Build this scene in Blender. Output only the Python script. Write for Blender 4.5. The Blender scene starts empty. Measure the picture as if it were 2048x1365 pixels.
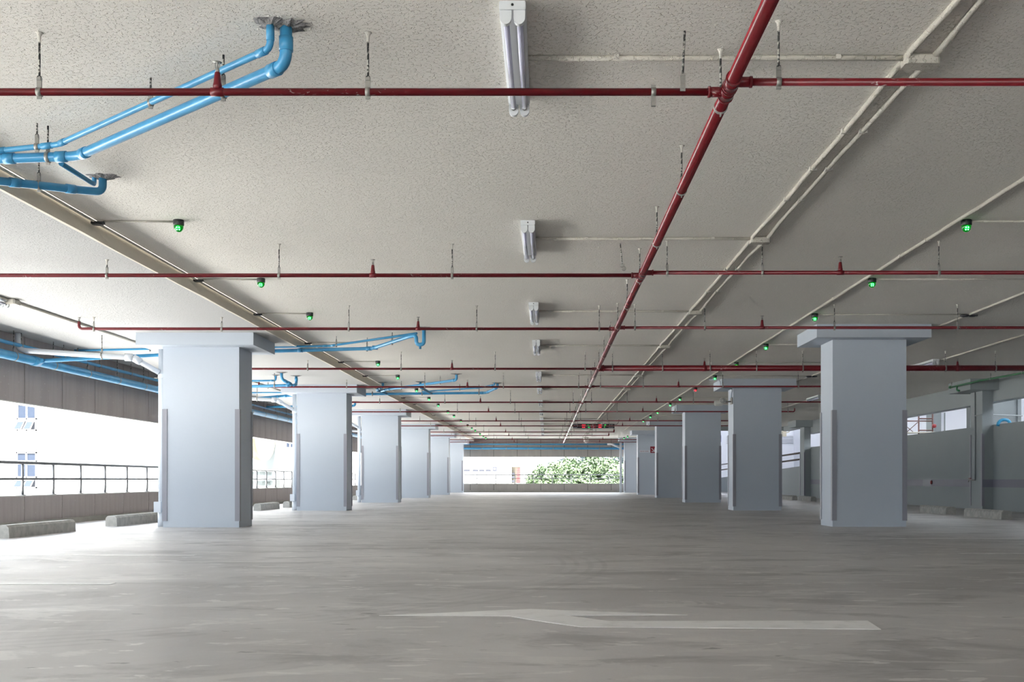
import bpy, math, random
from mathutils import Vector, Matrix

# ------------------------------------------------------------------ camera, world, light, exposure
scene = bpy.context.scene
COL = scene.collection
FPX, VX, VY, EYE = 2196.0, 1092.0, 960.0, 0.65      # focal length in px, vanishing point in px, eye height in m
cam_d = bpy.data.cameras.new('camera'); cam = bpy.data.objects.new('camera', cam_d); COL.objects.link(cam)
cam.location = (0, 0, EYE); cam.rotation_euler = (math.pi/2, 0, 0)
cam_d.sensor_width = 36.0; cam_d.sensor_fit = 'HORIZONTAL'
cam_d.lens = FPX/2048*36.0
cam_d.shift_x = -(VX-1024)/2048.0
cam_d.shift_y = (VY-682.5)/2048.0
cam_d.clip_end = 2000
scene.camera = cam

world = bpy.data.worlds.new('overcast_sky'); scene.world = world; world.use_nodes = True
wn = world.node_tree.nodes; bg = wn['Background']
bg.inputs['Color'].default_value = (0.84, 0.92, 1.0, 1)          # even bright overcast
bg.inputs['Strength'].default_value = 0.78
scene.view_settings.view_transform = 'Standard'
scene.view_settings.look = 'None'
scene.view_settings.gamma = 1.0
scene.view_settings.use_curve_mapping = False
scene.view_settings.exposure = 3.3
scene.cycles.glossy_bounces = 3; scene.cycles.max_bounces = 8; scene.cycles.caustics_reflective = False; scene.cycles.caustics_refractive = False

def portal(name, loc, rot, sx, sy):
    # sampling portals: they emit nothing, they only tell the renderer where the sky shines in
    l = bpy.data.lights.new(name, 'AREA'); l.shape = 'RECTANGLE'; l.size = sx; l.size_y = sy
    l.cycles.is_portal = True
    o = bpy.data.objects.new(name, l); COL.objects.link(o); o.location = loc; o.rotation_euler = rot
H = math.pi/2
portal('sky_portal_left', (-7.5, 21.2, 1.06), (0, -H, 0), 1.4, 71.0)
portal('sky_portal_end', (-0.6, 56.9, 1.1), (-H, 0, 0), 13.4, 1.5)
portal('sky_portal_ramp', (14.15, 24.0, 4.75), (0, H, 0), 1.4, 76.0)
portal('sky_portal_rear', (1.2, -14.3, 1.17), (H, 0, 0), 17.2, 1.6)
# hazy sun, high behind the camera: it lights the ground and the facades outside, not the deck itself
sun_d = bpy.data.lights.new('hazy_sun', 'SUN'); sun_d.energy = 8.0; sun_d.angle = math.radians(12); sun_d.color = (1.0, .985, .955)
sun = bpy.data.objects.new('hazy_sun', sun_d); COL.objects.link(sun)
sun.rotation_euler = Vector((-.02, .50, -.87)).to_track_quat('-Z', 'Y').to_euler()

# ------------------------------------------------------------------ helpers
random.seed(7)
ZC, ZL = EYE+2.11, EYE+1.97          # upper and lower ceiling heights
W = {}                                # world location of every object built

class MB:
    def __init__(s): s.v = []; s.f = []; s.sm = []
    def add(s, vs, fs, smooth=False):
        n = len(s.v); s.v += [tuple(v) for v in vs]
        for f in fs: s.f.append(tuple(i+n for i in f)); s.sm.append(smooth)
        return s
    def box(s, x0, x1, y0, y1, z0, z1):
        vs = [(x, y, z) for z in (z0, z1) for y in (y0, y1) for x in (x0, x1)]
        return s.add(vs, [(0,2,3,1),(4,5,7,6),(0,1,5,4),(2,6,7,3),(0,4,6,2),(1,3,7,5)])
    def bevbox(s, x0, x1, y0, y1, z0, z1, b):
        # box with chamfered vertical edges and top rim
        def ring(x0,x1,y0,y1,z,b):
            return [(x0+b,y0,z),(x1-b,y0,z),(x1,y0+b,z),(x1,y1-b,z),(x1-b,y1,z),(x0+b,y1,z),(x0,y1-b,z),(x0,y0+b,z)]
        vs = ring(x0,x1,y0,y1,z0,b)+ring(x0,x1,y0,y1,z1-b,b)+ring(x0+b,x1-b,y0+b,y1-b,z1,b*.6)
        fs = [tuple(range(7,-1,-1)), tuple(range(16,24))]
        for k in (0, 8):
            for i in range(8):
                j = (i+1) % 8; fs.append((k+i, k+j, k+8+j, k+8+i))
        return s.add(vs, fs)
    def prism(s, pts, axis, a, b):
        # polygon pts in the plane across 'axis', extruded from a to b
        def P(p, t):
            return {'x': (t, p[0], p[1]), 'y': (p[0], t, p[1]), 'z': (p[0], p[1], t)}[axis]
        n = len(pts)
        vs = [P(p, a) for p in pts]+[P(p, b) for p in pts]
        fs = [tuple(range(n-1, -1, -1)), tuple(range(n, 2*n))]
        for i in range(n): fs.append((i, (i+1) % n, n+(i+1) % n, n+i))
        return s.add(vs, fs)
    def tube(s, path, r, n=10, cap=True):
        P = [Vector(p) for p in path]; m = len(P)
        rs = r if isinstance(r, (list, tuple)) else [r]*m
        T = []
        for i in range(m):
            a = P[i]-P[i-1] if i else P[1]-P[0]
            b = P[i+1]-P[i] if i < m-1 else a
            t = a.normalized()+b.normalized()
            T.append(t.normalized() if t.length > 1e-6 else a.normalized())
        up = Vector((0, 0, 1)) if abs(T[0].z) < .9 else Vector((0, 1, 0))
        N = (up-T[0]*up.dot(T[0])).normalized(); vs = []
        for i in range(m):
            N = (N-T[i]*N.dot(T[i])).normalized(); B = T[i].cross(N)
            for k in range(n):
                a = 2*math.pi*(k+.5)/n
                vs.append(P[i]+(N*math.cos(a)+B*math.sin(a))*rs[i])
        fs = []
        for i in range(m-1):
            for k in range(n):
                fs.append((i*n+k, i*n+(k+1) % n, (i+1)*n+(k+1) % n, (i+1)*n+k))
        s.add(vs, fs, True)
        if cap:
            c0 = len(s.v)-m*n
            s.f.append(tuple(c0+k for k in range(n-1, -1, -1))); s.sm.append(False)
            s.f.append(tuple(c0+(m-1)*n+k for k in range(n))); s.sm.append(False)
        return s
    def lathe(s, prof, c=(0,0,0), axis=(0,0,1), n=16, cap=True):
        # prof: (radius, height) pairs along 'axis' from point c
        A = Vector(axis).normalized(); up = Vector((0,0,1)) if abs(A.z) < .9 else Vector((0,1,0))
        N = (up-A*up.dot(A)).normalized(); B = A.cross(N); C = Vector(c); m = len(prof); vs = []
        for r, h in prof:
            for k in range(n):
                a = 2*math.pi*k/n; vs.append(C+A*h+(N*math.cos(a)+B*math.sin(a))*max(r, 1e-5))
        fs = []
        for i in range(m-1):
            for k in range(n): fs.append((i*n+k, i*n+(k+1) % n, (i+1)*n+(k+1) % n, (i+1)*n+k))
        s.add(vs, fs, True)
        if not cap: return s
        c0 = len(s.v)-m*n
        s.f.append(tuple(c0+k for k in range(n-1, -1, -1))); s.sm.append(False)
        s.f.append(tuple(c0+(m-1)*n+k for k in range(n))); s.sm.append(False)
        return s
    def mesh(s, name, mat, off=(0,0,0)):
        me = bpy.data.meshes.new(name)
        ox, oy, oz = off
        me.from_pydata([(x-ox, y-oy, z-oz) for x, y, z in s.v], [], s.f)
        me.polygons.foreach_set('use_smooth', s.sm)
        me.materials.append(mat); me.update()
        return me

def place(name, me, parent=None, at=(0,0,0), rz=0.0, rot=None):
    o = bpy.data.objects.new(name, me); COL.objects.link(o)
    at = Vector(at); W[o] = at
    if parent is not None: o.parent = parent; o.location = at-W[parent]
    else: o.location = at
    o.rotation_euler = rot if rot else (0, 0, rz)
    return o
def build(name, mb, mat, parent=None):
    # geometry given in world coordinates; origin at the parent's origin (or at the base of the mesh)
    if parent is not None: off = W[parent]
    else:
        xs = [v[0] for v in mb.v]; ys = [v[1] for v in mb.v]; zs = [v[2] for v in mb.v]
        off = Vector(((min(xs)+max(xs))/2, (min(ys)+max(ys))/2, min(zs)))
    return place(name, mb.mesh(name, mat, off), parent, off)
def tag(o, label, cat, group=None):
    o['label'] = label; o['category'] = cat
    if group: o['group'] = group
    return o
def thing(name, loc, label, cat, group=None):
    o = place(name, None, None, loc); o.empty_display_size = .1
    return tag(o, label, cat, group)
def struct(o, label=None, cat=None):
    o['kind'] = 'structure'
    if label: o['label'] = label
    if cat: o['category'] = cat
    return o
def fillet(path, rad, steps=5):
    P = [Vector(p) for p in path]; out = [P[0]]
    for i in range(1, len(P)-1):
        a, b, c = P[i-1], P[i], P[i+1]
        u = (a-b); v = (c-b); r = min(rad, u.length*.49, v.length*.49)
        u.normalize(); v.normalize()
        if u.dot(v) < -.998: out.append(b); continue
        s0, s1 = b+u*r, b+v*r
        for k in range(steps+1):
            t = k/steps; out.append(s0*(1-t)**2+b*2*t*(1-t)+s1*t*t)
    out.append(P[-1]); return out
ORD = ['first','second','third','fourth','fifth','sixth','seventh','eighth','ninth','tenth','eleventh','twelfth','thirteenth','fourteenth','fifteenth','sixteenth','seventeenth','eighteenth','nineteenth','twentieth']

# ------------------------------------------------------------------ materials (all procedural)
def new_mat(name):
    m = bpy.data.materials.new(name); m.use_nodes = True
    nt = m.node_tree; return m, nt, nt.nodes['Principled BSDF']
def plain(name, col, rough=.5, metal=0.0, var=.06, scale=6.0, bump=0.0, bscale=80.0, emit=None, estr=0.0, spec=None):
    m, nt, b = new_mat(name); N = nt.nodes; L = nt.links
    b.inputs['Roughness'].default_value = rough; b.inputs['Metallic'].default_value = metal
    if spec is not None: b.inputs['Specular IOR Level'].default_value = spec
    tc = N.new('ShaderNodeTexCoord'); ns = N.new('ShaderNodeTexNoise'); ns.inputs['Scale'].default_value = scale; ns.inputs['Detail'].default_value = 4
    L.new(tc.outputs['Object'], ns.inputs['Vector'])
    mx = N.new('ShaderNodeMix'); mx.data_type = 'RGBA'
    mx.inputs[6].default_value = (*[max(0, c*(1-var)) for c in col], 1); mx.inputs[7].default_value = (*[min(1, c*(1+var)) for c in col], 1)
    L.new(ns.outputs['Fac'], mx.inputs[0]); L.new(mx.outputs[2], b.inputs['Base Color'])
    if bump:
        n2 = N.new('ShaderNodeTexNoise'); n2.inputs['Scale'].default_value = bscale; n2.inputs['Detail'].default_value = 3
        L.new(tc.outputs['Object'], n2.inputs['Vector'])
        bp = N.new('ShaderNodeBump'); bp.inputs['Strength'].default_value = 1; bp.inputs['Distance'].default_value = bump
        L.new(n2.outputs['Fac'], bp.inputs['Height']); L.new(bp.outputs['Normal'], b.inputs['Normal'])
    if emit: b.inputs['Emission Color'].default_value = (*emit, 1); b.inputs['Emission Strength'].default_value = estr
    return m
def ramp(N, p0, p1):
    r = N.new('ShaderNodeMapRange'); r.interpolation_type = 'SMOOTHSTEP'
    r.inputs[1].default_value = p0; r.inputs[2].default_value = p1; return r

def mat_spray(name, col, dist=.006, tint=1.18):
    # sprayed textured paint: small raised blobs and drips
    m, nt, b = new_mat(name); N = nt.nodes; L = nt.links
    b.inputs['Roughness'].default_value = .85; b.inputs['Specular IOR Level'].default_value = .25
    tc = N.new('ShaderNodeTexCoord')
    big = N.new('ShaderNodeTexNoise'); big.inputs['Scale'].default_value = .55; big.inputs['Detail'].default_value = 3
    L.new(tc.outputs['Object'], big.inputs['Vector'])
    n1 = N.new('ShaderNodeTexNoise'); n1.inputs['Scale'].default_value = 58; n1.inputs['Detail'].default_value = 2.5; n1.inputs['Distortion'].default_value = .6
    L.new(tc.outputs['Object'], n1.inputs['Vector'])
    n2 = N.new('ShaderNodeTexNoise'); n2.inputs['Scale'].default_value = 150; n2.inputs['Detail'].default_value = 2
    L.new(tc.outputs['Object'], n2.inputs['Vector'])
    r1 = ramp(N, .54, .70); L.new(n1.outputs['Fac'], r1.inputs[0])
    ad = N.new('ShaderNodeMath'); ad.operation = 'MULTIPLY_ADD'; ad.inputs[1].default_value = .35
    L.new(n2.outputs['Fac'], ad.inputs[0]); L.new(r1.outputs[0], ad.inputs[2])
    bp = N.new('ShaderNodeBump'); bp.inputs['Strength'].default_value = 1; bp.inputs['Distance'].default_value = dist
    L.new(ad.outputs[0], bp.inputs['Height']); L.new(bp.outputs['Normal'], b.inputs['Normal'])
    mx = N.new('ShaderNodeMix'); mx.data_type = 'RGBA'
    mx.inputs[6].default_value = (*[c*.93 for c in col], 1); mx.inputs[7].default_value = (*[c*1.05 for c in col], 1)
    L.new(big.outputs['Fac'], mx.inputs[0])
    m2 = N.new('ShaderNodeMix'); m2.data_type = 'RGBA'
    m2.inputs[7].default_value = (min(1, col[0]*tint), min(1, col[1]*tint), min(1, col[2]*tint*.97), 1)
    r2 = ramp(N, .58, .72); L.new(n1.outputs['Fac'], r2.inputs[0])
    L.new(r2.outputs[0], m2.inputs[0]); L.new(mx.outputs[2], m2.inputs[6]); L.new(m2.outputs[2], b.inputs['Base Color'])
    return m

def mat_floor():
    m, nt, b = new_mat('worn_concrete_floor'); N = nt.nodes; L = nt.links
    tc = N.new('ShaderNodeTexCoord'); src = tc.outputs['Object']
    def noise(scale, detail, sx=1, sy=1, dist=0.0, rough=.55):
        mp = N.new('ShaderNodeMapping'); mp.inputs['Scale'].default_value = (sx, sy, 1); L.new(src, mp.inputs['Vector'])
        n = N.new('ShaderNodeTexNoise'); n.inputs['Scale'].default_value = scale; n.inputs['Detail'].default_value = detail
        n.inputs['Distortion'].default_value = dist; n.inputs['Roughness'].default_value = rough
        L.new(mp.outputs['Vector'], n.inputs['Vector']); return n.outputs['Fac']
    def mix(fac, a, col):
        mx = N.new('ShaderNodeMix'); mx.data_type = 'RGBA'
        L.new(fac, mx.inputs[0]); L.new(a, mx.inputs[6]); mx.inputs[7].default_value = (*col, 1); return mx.outputs[2]
    def mul(a, k):
        q = N.new('ShaderNodeMath'); q.operation = 'MULTIPLY'
        L.new(a, q.inputs[0])
        if isinstance(k, float): q.inputs[1].default_value = k
        else: L.new(k, q.inputs[1])
        return q.outputs[0]
    def rp(a, p0, p1):
        r = ramp(N, p0, p1); L.new(a, r.inputs[0]); return r.outputs[0]
    base = N.new('ShaderNodeMix'); base.data_type = 'RGBA'
    base.inputs[6].default_value = (.44, .423, .418, 1); base.inputs[7].default_value = (.60, .578, .57, 1)
    L.new(rp(noise(.45, 6), .3, .7), base.inputs[0]); c = base.outputs[2]
    c = mix(mul(rp(noise(1.5, 6, .6, 1.2, .5, .68), .50, .64), .62), c, (.27, .26, .258))     # darker damp-looking stains
    c = mix(mul(rp(noise(2.0, 6, .6, 1.4, .8, .7), .55, .61), .45), c, (.72, .70, .675))         # pale cement smears
    c = mix(mul(rp(noise(6, 5, .6, 1.3, .4), .63, .66), .75), c, (.74, .72, .70))               # small pale spots
    c = mix(mul(rp(noise(9, 6, .5, 1.5, .3), .66, .71), .75), c, (.17, .165, .165))              # small dark spots
    # turning tyre tracks: faint concentric arcs
    def arcs(cx, cy, r0, r1, freq, k, col, c):
        sub = N.new('ShaderNodeVectorMath'); sub.operation = 'DISTANCE'; sub.inputs[1].default_value = (cx, cy, 0)
        L.new(src, sub.inputs[0]); d = sub.outputs['Value']
        s = N.new('ShaderNodeMath'); s.operation = 'SINE'; L.new(mul(d, float(freq)), s.inputs[0])
        band = mul(rp(d, r0-.05, r0+.05), rp(d, r1+.05, r1-.05))
        f = mul(mul(mul(rp(s.outputs[0], -.2, .9), band), rp(noise(1.1, 3), .38, .6)), k)
        return mix(f, c, col)
    OX, OY = 3.0, 23.5     # object origin offset handled by the caller: coordinates are world minus this
    c = arcs(2.4-OX, 5.6-OY, 3.1, 3.7, 55, .30, (.52, .50, .48), c)
    c = arcs(2.4-OX, 5.6-OY, 4.35, 4.95, 55, .26, (.52, .50, .48), c)
    c = arcs(-.2-OX, 16.0-OY, 2.2, 2.6, 60, .35, (.52, .50, .48), c)
    c = arcs(-4.5-OX, 8.5-OY, 4.6, 5.0, 60, .22, (.22, .21, .205), c)
    L.new(c, b.inputs['Base Color'])
    rg = N.new('ShaderNodeMapRange'); rg.inputs[3].default_value = .33; rg.inputs[4].default_value = .58
    L.new(noise(1.7, 6), rg.inputs[0]); L.new(rg.outputs[0], b.inputs['Roughness'])
    b.inputs['Specular IOR Level'].default_value = .45
    bp = N.new('ShaderNodeBump'); bp.inputs['Strength'].default_value = .7; bp.inputs['Distance'].default_value = .004
    L.new(noise(14, 5), bp.inputs['Height']); L.new(bp.outputs['Normal'], b.inputs['Normal'])
    return m

def mat_streaked(name, col, var=.055, rough=.8):
    # painted precast concrete with vertical rain streaks
    m, nt, b = new_mat(name); N = nt.nodes; L = nt.links
    b.inputs['Roughness'].default_value = rough; b.inputs['Specular IOR Level'].default_value = .3
    tc = N.new('ShaderNodeTexCoord')
    mp = N.new('ShaderNodeMapping'); mp.inputs['Scale'].default_value = (9, 9, .8); L.new(tc.outputs['Object'], mp.inputs['Vector'])
    n = N.new('ShaderNodeTexNoise'); n.inputs['Scale'].default_value = 1; n.inputs['Detail'].default_value = 7; L.new(mp.outputs[0], n.inputs['Vector'])
    n2 = N.new('ShaderNodeTexNoise'); n2.inputs['Scale'].default_value = 25; n2.inputs['Detail'].default_value = 5; L.new(tc.outputs['Object'], n2.inputs['Vector'])
    mx = N.new('ShaderNodeMix'); mx.data_type = 'RGBA'
    mx.inputs[6].default_value = (*[c*(1-var) for c in col], 1); mx.inputs[7].default_value = (*[c*(1+var) for c in col], 1)
    r = ramp(N, .35, .65); L.new(n.outputs['Fac'], r.inputs[0]); L.new(r.outputs[0], mx.inputs[0])
    m2 = N.new('ShaderNodeMix'); m2.data_type = 'RGBA'; m2.inputs[7].default_value = (*[min(1, c*1.5) for c in col], 1)
    r2 = ramp(N, .66, .74); L.new(n2.outputs['Fac'], r2.inputs[0])
    L.new(r2.outputs[0], m2.inputs[0]); L.new(mx.outputs[2], m2.inputs[6]); L.new(m2.outputs[2], b.inputs['Base Color'])
    bp = N.new('ShaderNodeBump'); bp.inputs['Distance'].default_value = .003; L.new(n2.outputs['Fac'], bp.inputs['Height']); L.new(bp.outputs['Normal'], b.inputs['Normal'])
    return m
def mat_speckled(name, dark, light, lo=.52, hi=.6, scale=90, rough=.5, metal=0.0):
    m, nt, b = new_mat(name); N = nt.nodes; L = nt.links
    b.inputs['Roughness'].default_value = rough; b.inputs['Metallic'].default_value = metal
    tc = N.new('ShaderNodeTexCoord'); n = N.new('ShaderNodeTexNoise'); n.inputs['Scale'].default_value = scale; n.inputs['Detail'].default_value = 3
    L.new(tc.outputs['Object'], n.inputs['Vector'])
    r = ramp(N, lo, hi); L.new(n.outputs['Fac'], r.inputs[0])
    mx = N.new('ShaderNodeMix'); mx.data_type = 'RGBA'; mx.inputs[6].default_value = (*dark, 1); mx.inputs[7].default_value = (*light, 1)
    L.new(r.outputs[0], mx.inputs[0]); L.new(mx.outputs[2], b.inputs['Base Color']); return m
def mat_scuffed(name, a, b_, c):
    m = mat_speckled(name, a, b_, .5, .75, 18, .35); nt = m.node_tree; N = nt.nodes; L = nt.links; b = N['Principled BSDF']
    src = b.inputs['Base Color'].links[0].from_socket
    tc = N.new('ShaderNodeTexCoord'); mp = N.new('ShaderNodeMapping'); mp.inputs['Scale'].default_value = (1.0, 2.2, 2.2); L.new(tc.outputs['Object'], mp.inputs['Vector'])
    n = N.new('ShaderNodeTexNoise'); n.inputs['Scale'].default_value = 26; n.inputs['Detail'].default_value = 5; n.inputs['Distortion'].default_value = 1.0; L.new(mp.outputs[0], n.inputs['Vector'])
    n2 = N.new('ShaderNodeTexNoise'); n2.inputs['Scale'].default_value = 1.1; L.new(tc.outputs['Object'], n2.inputs['Vector'])
    r = ramp(N, .62, .68); L.new(n.outputs['Fac'], r.inputs[0]); r2 = ramp(N, .52, .62); L.new(n2.outputs['Fac'], r2.inputs[0])
    q = N.new('ShaderNodeMath'); q.operation = 'MULTIPLY'; L.new(r.outputs[0], q.inputs[0]); L.new(r2.outputs[0], q.inputs[1])
    mx = N.new('ShaderNodeMix'); mx.data_type = 'RGBA'; L.new(q.outputs[0], mx.inputs[0]); L.new(src, mx.inputs[6]); mx.inputs[7].default_value = (*c, 1)
    L.new(mx.outputs[2], b.inputs['Base Color']); return m
def glow(name, col, s):
    m, nt, b = new_mat(name); b.inputs['Base Color'].default_value = (*[c*.3 for c in col], 1)
    b.inputs['Emission Color'].default_value = (*col, 1); b.inputs['Emission Strength'].default_value = s; return m

M = dict(
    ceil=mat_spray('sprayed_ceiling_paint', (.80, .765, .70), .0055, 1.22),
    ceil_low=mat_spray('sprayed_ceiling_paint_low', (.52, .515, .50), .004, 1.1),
    step=plain('beige_smooth_plaster', (.76, .70, .60), .8, bump=.002, bscale=30),
    floor=mat_floor(),
    paint=plain('pale_blue_white_paint', (.46, .505, .565), .55, var=.03, scale=1.2, bump=.0012, bscale=25),
    rwall=plain('pale_grey_wall_paint', (.29, .32, .325), .7, var=.05, scale=1.5, bump=.002, bscale=40),
    ramp=plain('white_ramp_wall_paint', (.74, .76, .82), .7, var=.02, scale=1),
    guard=plain('grey_corner_guard_rubber', (.27, .27, .305), .45, 0, .04),
    strip=plain('grey_lavender_band', (.20, .20, .24), .5),
    stripw=plain('pale_band', (.6, .58, .64), .5),
    red=mat_scuffed('glossy_red_pipe_paint', (.135, .002, .007), (.17, .005, .011), (.40, .33, .32)),
    redmain=mat_speckled('glossy_dark_red_pipe_paint', (.125, .004, .008), (.155, .007, .012), .5, .75, 12, .27),
    blue=mat_speckled('blue_pvc', (.045, .26, .485), (.06, .30, .53), .4, .7, 7, .32),
    whitepvc=plain('white_pvc', (.58, .61, .65), .4, var=.03),
    steel=plain('galvanised_steel', (.30, .29, .265), .45, .6, .25, 60),
    rod=mat_speckled('threaded_rod_spattered', (.035, .035, .035), (.48, .46, .41), .5, .56, 70, .6, .2),
    plaster=mat_spray('ceiling_spatter', (.62, .59, .53), .004),
    conduit=mat_spray('oversprayed_conduit', (.56, .53, .465), .004),
    mortar=plain('grey_mortar', (.25, .24, .235), .95, var=.4, scale=25, bump=.02, bscale=40),
    panel=mat_streaked('brown_grey_cladding', (.35, .307, .292)),
    panelb=mat_streaked('brown_grey_cladding_dark_joint', (.05, .047, .045)),
    panele=mat_streaked('beige_grey_end_cladding', (.34, .315, .29), .04),
    capping=plain('pale_parapet_edge', (.55, .53, .49), .8, bump=.003, bscale=40),
    kerb=plain('rough_kerb_concrete', (.33, .315, .275), .9, var=.2, scale=9, bump=.01, bscale=50),
    stop=mat_speckled('cast_concrete_stop', (.36, .355, .33), (.46, .45, .42), .35, .65, 11, .9),
    rail=plain('polished_stainless', (.20, .20, .205), .28, .9, .03),
    railbrown=plain('dark_steel_rail', (.10, .085, .075), .4, .4),
    lampw=plain('white_lamp_enamel', (.66, .68, .69), .4, var=.02),
    tube=plain('frosted_lamp_tube', (.60, .60, .74), .12, var=.02),
    chrome=plain('lamp_cap_metal', (.6, .6, .58), .25, .9),
    black=mat_speckled('black_plastic_dusty', (.018, .016, .02), (.06, .058, .062), .5, .7, 60, .4),
    hole=plain('dark_hole', (.01, .01, .01), .8),
    domeg=plain('smoked_green_dome', (.004, .03, .006), .12, emit=(0, .35, .01), estr=.05),
    domer=plain('smoked_red_dome', (.03, .004, .004), .12, emit=(.4, .0, .0), estr=.06),
    ledg=glow('green_led', (.10, 1.0, .22), 1.2), ledr=glow('red_led', (1.0, .04, .05), 1.0), dispr=glow('red_display_segment', (1.0, .03, .05), .24), dispg=glow('green_display_segment', (.03, .8, .12), .14),
    lensg=glow('green_led_lens', (0.0, .75, .06), .16), lensr=glow('red_led_lens', (.8, .0, .02), .15),
    line=mat_speckled('worn_road_paint', (.80, .79, .775), (.90, .89, .88), .3, .5, 9, .42),
    linef=mat_speckled('faint_worn_road_paint', (.62, .61, .60), (.80, .79, .78), .4, .7, 6, .42),
    green=plain('green_painted_pipe', (.035, .17, .07), .4),
    signw=plain('white_sign_board', (.62, .63, .68), .5), signr=plain('red_sign_board', (.23, .004, .012), .45), signb=plain('blue_sign_paint', (.03, .04, .42), .5),
    redplastic=plain('red_plastic', (.25, .015, .02), .3),
    speaker=plain('ivory_speaker_shell', (.50, .49, .45), .45), grille=plain('grey_speaker_grille', (.27, .27, .26), .6),
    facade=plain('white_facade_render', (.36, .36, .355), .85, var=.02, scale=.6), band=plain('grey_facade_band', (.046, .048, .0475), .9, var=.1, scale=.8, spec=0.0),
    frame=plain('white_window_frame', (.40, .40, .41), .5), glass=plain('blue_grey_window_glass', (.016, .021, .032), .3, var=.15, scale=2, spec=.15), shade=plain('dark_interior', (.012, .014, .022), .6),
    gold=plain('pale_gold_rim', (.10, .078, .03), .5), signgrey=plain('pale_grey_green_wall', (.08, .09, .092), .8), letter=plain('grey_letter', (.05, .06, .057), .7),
    ground=plain('outdoor_paving', (.58, .575, .56), .9, var=.1, scale=.2),
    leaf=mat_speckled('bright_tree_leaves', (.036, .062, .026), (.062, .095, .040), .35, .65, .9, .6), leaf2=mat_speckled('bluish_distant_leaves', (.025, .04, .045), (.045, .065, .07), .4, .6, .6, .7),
    bark=plain('tree_bark', (.12, .10, .08), .9),
    scaff=plain('brown_scaffold_steel', (.13, .06, .05), .5), plank=plain('pale_plank', (.6, .57, .5), .8), hose=plain('bright_blue_hose', (.05, .38, .66), .45),
    cable=plain('grey_cable', (.22, .23, .26), .6), beigebox=plain('beige_box', (.55, .5, .4), .6),
)

# ------------------------------------------------------------------ structure: floor, ceiling, walls
YB, YE = -14.0, 56.4           # rear and end walls
f = place('floor', MB().box(-10.4, 11.2, -38, 39, -.3, 0).mesh('floor', M['floor']), None, (3.0, 23.5, 0))
struct(f, 'worn grey concrete parking floor with stains and tyre tracks', 'floor')

ce = MB().box(-3.70, 9.75, YB-.3, 43.7, ZC, ZC+.3).box(-3.70, 6.1, 43.7, YE+.3, ZC, ZC+.3)
ceiling = struct(build('ceiling', ce, M['ceil']), 'beige sprayed-texture concrete ceiling', 'ceiling')
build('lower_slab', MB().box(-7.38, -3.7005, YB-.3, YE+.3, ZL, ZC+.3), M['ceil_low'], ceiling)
# step between the two slabs: a smooth, slightly wavy beam face
pts = []; n = 90
mb = MB(); vs = []; fs = []
for i in range(n+1):
    y = YB+(YE-YB)*i/n
    w = .006*math.sin(y*1.7)+.005*math.sin(y*4.3+1)
    vs += [(-3.690, y, ZC+.001), (-3.686+w, y, ZL-.003), (-3.715, y, ZL-.0005)]
for i in range(n):
    a = 3*i; fs += [(a, a+3, a+4, a+1), (a+1, a+4, a+5, a+2)]
build('step_face', MB().add(vs, fs), M['step'], ceiling)

def panel_wall(name, label, along, plane, thick, a0, a1, pitch, first, rows, mat, sign):
    # cladding panels standing on a backing wall; along = 'y' (side wall) or 'x' (end wall)
    root = struct(place(name, None, None, ((plane, (a0+a1)/2, 0) if along == 'y' else ((a0+a1)/2, plane, 0))), label, 'wall')
    def bx(p, q, u0, u1, z0, z1):
        lo, hi = sorted((plane+sign*p, plane+sign*q))
        return MB().box(lo, hi, u0, u1, z0, z1) if along == 'y' else MB().box(u0, u1, lo, hi, z0, z1)
    for z0, z1 in rows: build('backing', bx(.02, thick, a0, a1, z0+.004, z1-.004), M['panelb'], root)
    cuts = []; u = first
    while u > a0+pitch*.3: u -= pitch
    if along == 'y':
        while u < 10: u += pitch
        cuts = [a0]
    while u < a1: cuts.append(u); u += pitch
    if cuts[0] > a0: cuts.insert(0, a0)
    cuts.append(a1); cache = {}
    for z0, z1 in rows:
        for c0, c1 in zip(cuts, cuts[1:]):
            key = (round(c1-c0, 3), z0)
            if key not in cache:
                L_ = c1-c0-.018
                loc = (MB().box(min(0, sign*.02), max(0, sign*.02), -L_/2, L_/2, z0, z1) if along == 'y' else MB().box(-L_/2, L_/2, min(0, sign*.02), max(0, sign*.02), z0, z1))
                cache[key] = loc.mesh('panel', mat)
            at = (plane+random.uniform(0, .002), (c0+c1)/2, 0) if along == 'y' else ((c0+c1)/2, plane+random.uniform(0, .002), 0)
            place('panel', cache[key], root, at)
    return root, bx
XL = -7.2
wl, bx = panel_wall('wall_left', 'brown-grey panelled fascia and low parapet along the open left side', 'y', XL, .16, YB, YE, 1.183, 15.16, [(.076, .42), (1.71, ZL)], M['panel'], -1)
build('parapet_coping', bx(-.004, .175, YB, YE, .42, .432), M['capping'], wl)
build('fascia_drip_edge', bx(-.006, .175, YB, YE, 1.694, 1.71), M['capping'], wl)
build('kerb', bx(-.05, .16, YB, YE, 0, .076), M['kerb'], wl)
we, bx = panel_wall('wall_back', 'beige-grey panelled fascia and parapet across the open far end', 'x', YE, .16, -7.36, 6.1, 1.207, (940.5-VX)*YE/FPX, [(.10, .437), (1.813, ZC)], M['panele'], 1)
build('parapet_coping', bx(-.004, .175, -7.36, 6.1, .437, .449), M['capping'], we)
build('kerb', bx(-.06, .16, -7.36, 6.1, 0, .10), M['kerb'], we)
struct(build('wall_rear', MB().box(-7.36, 9.7, YB-.16, YB, 0, .44).box(-7.36, 9.7, YB-.16, YB, 1.9, ZC).box(9.7, 14.2, YB-.16, YB, 0, ZC), M['rwall']), 'painted parapet and fascia of the open end behind the camera', 'wall')

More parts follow.
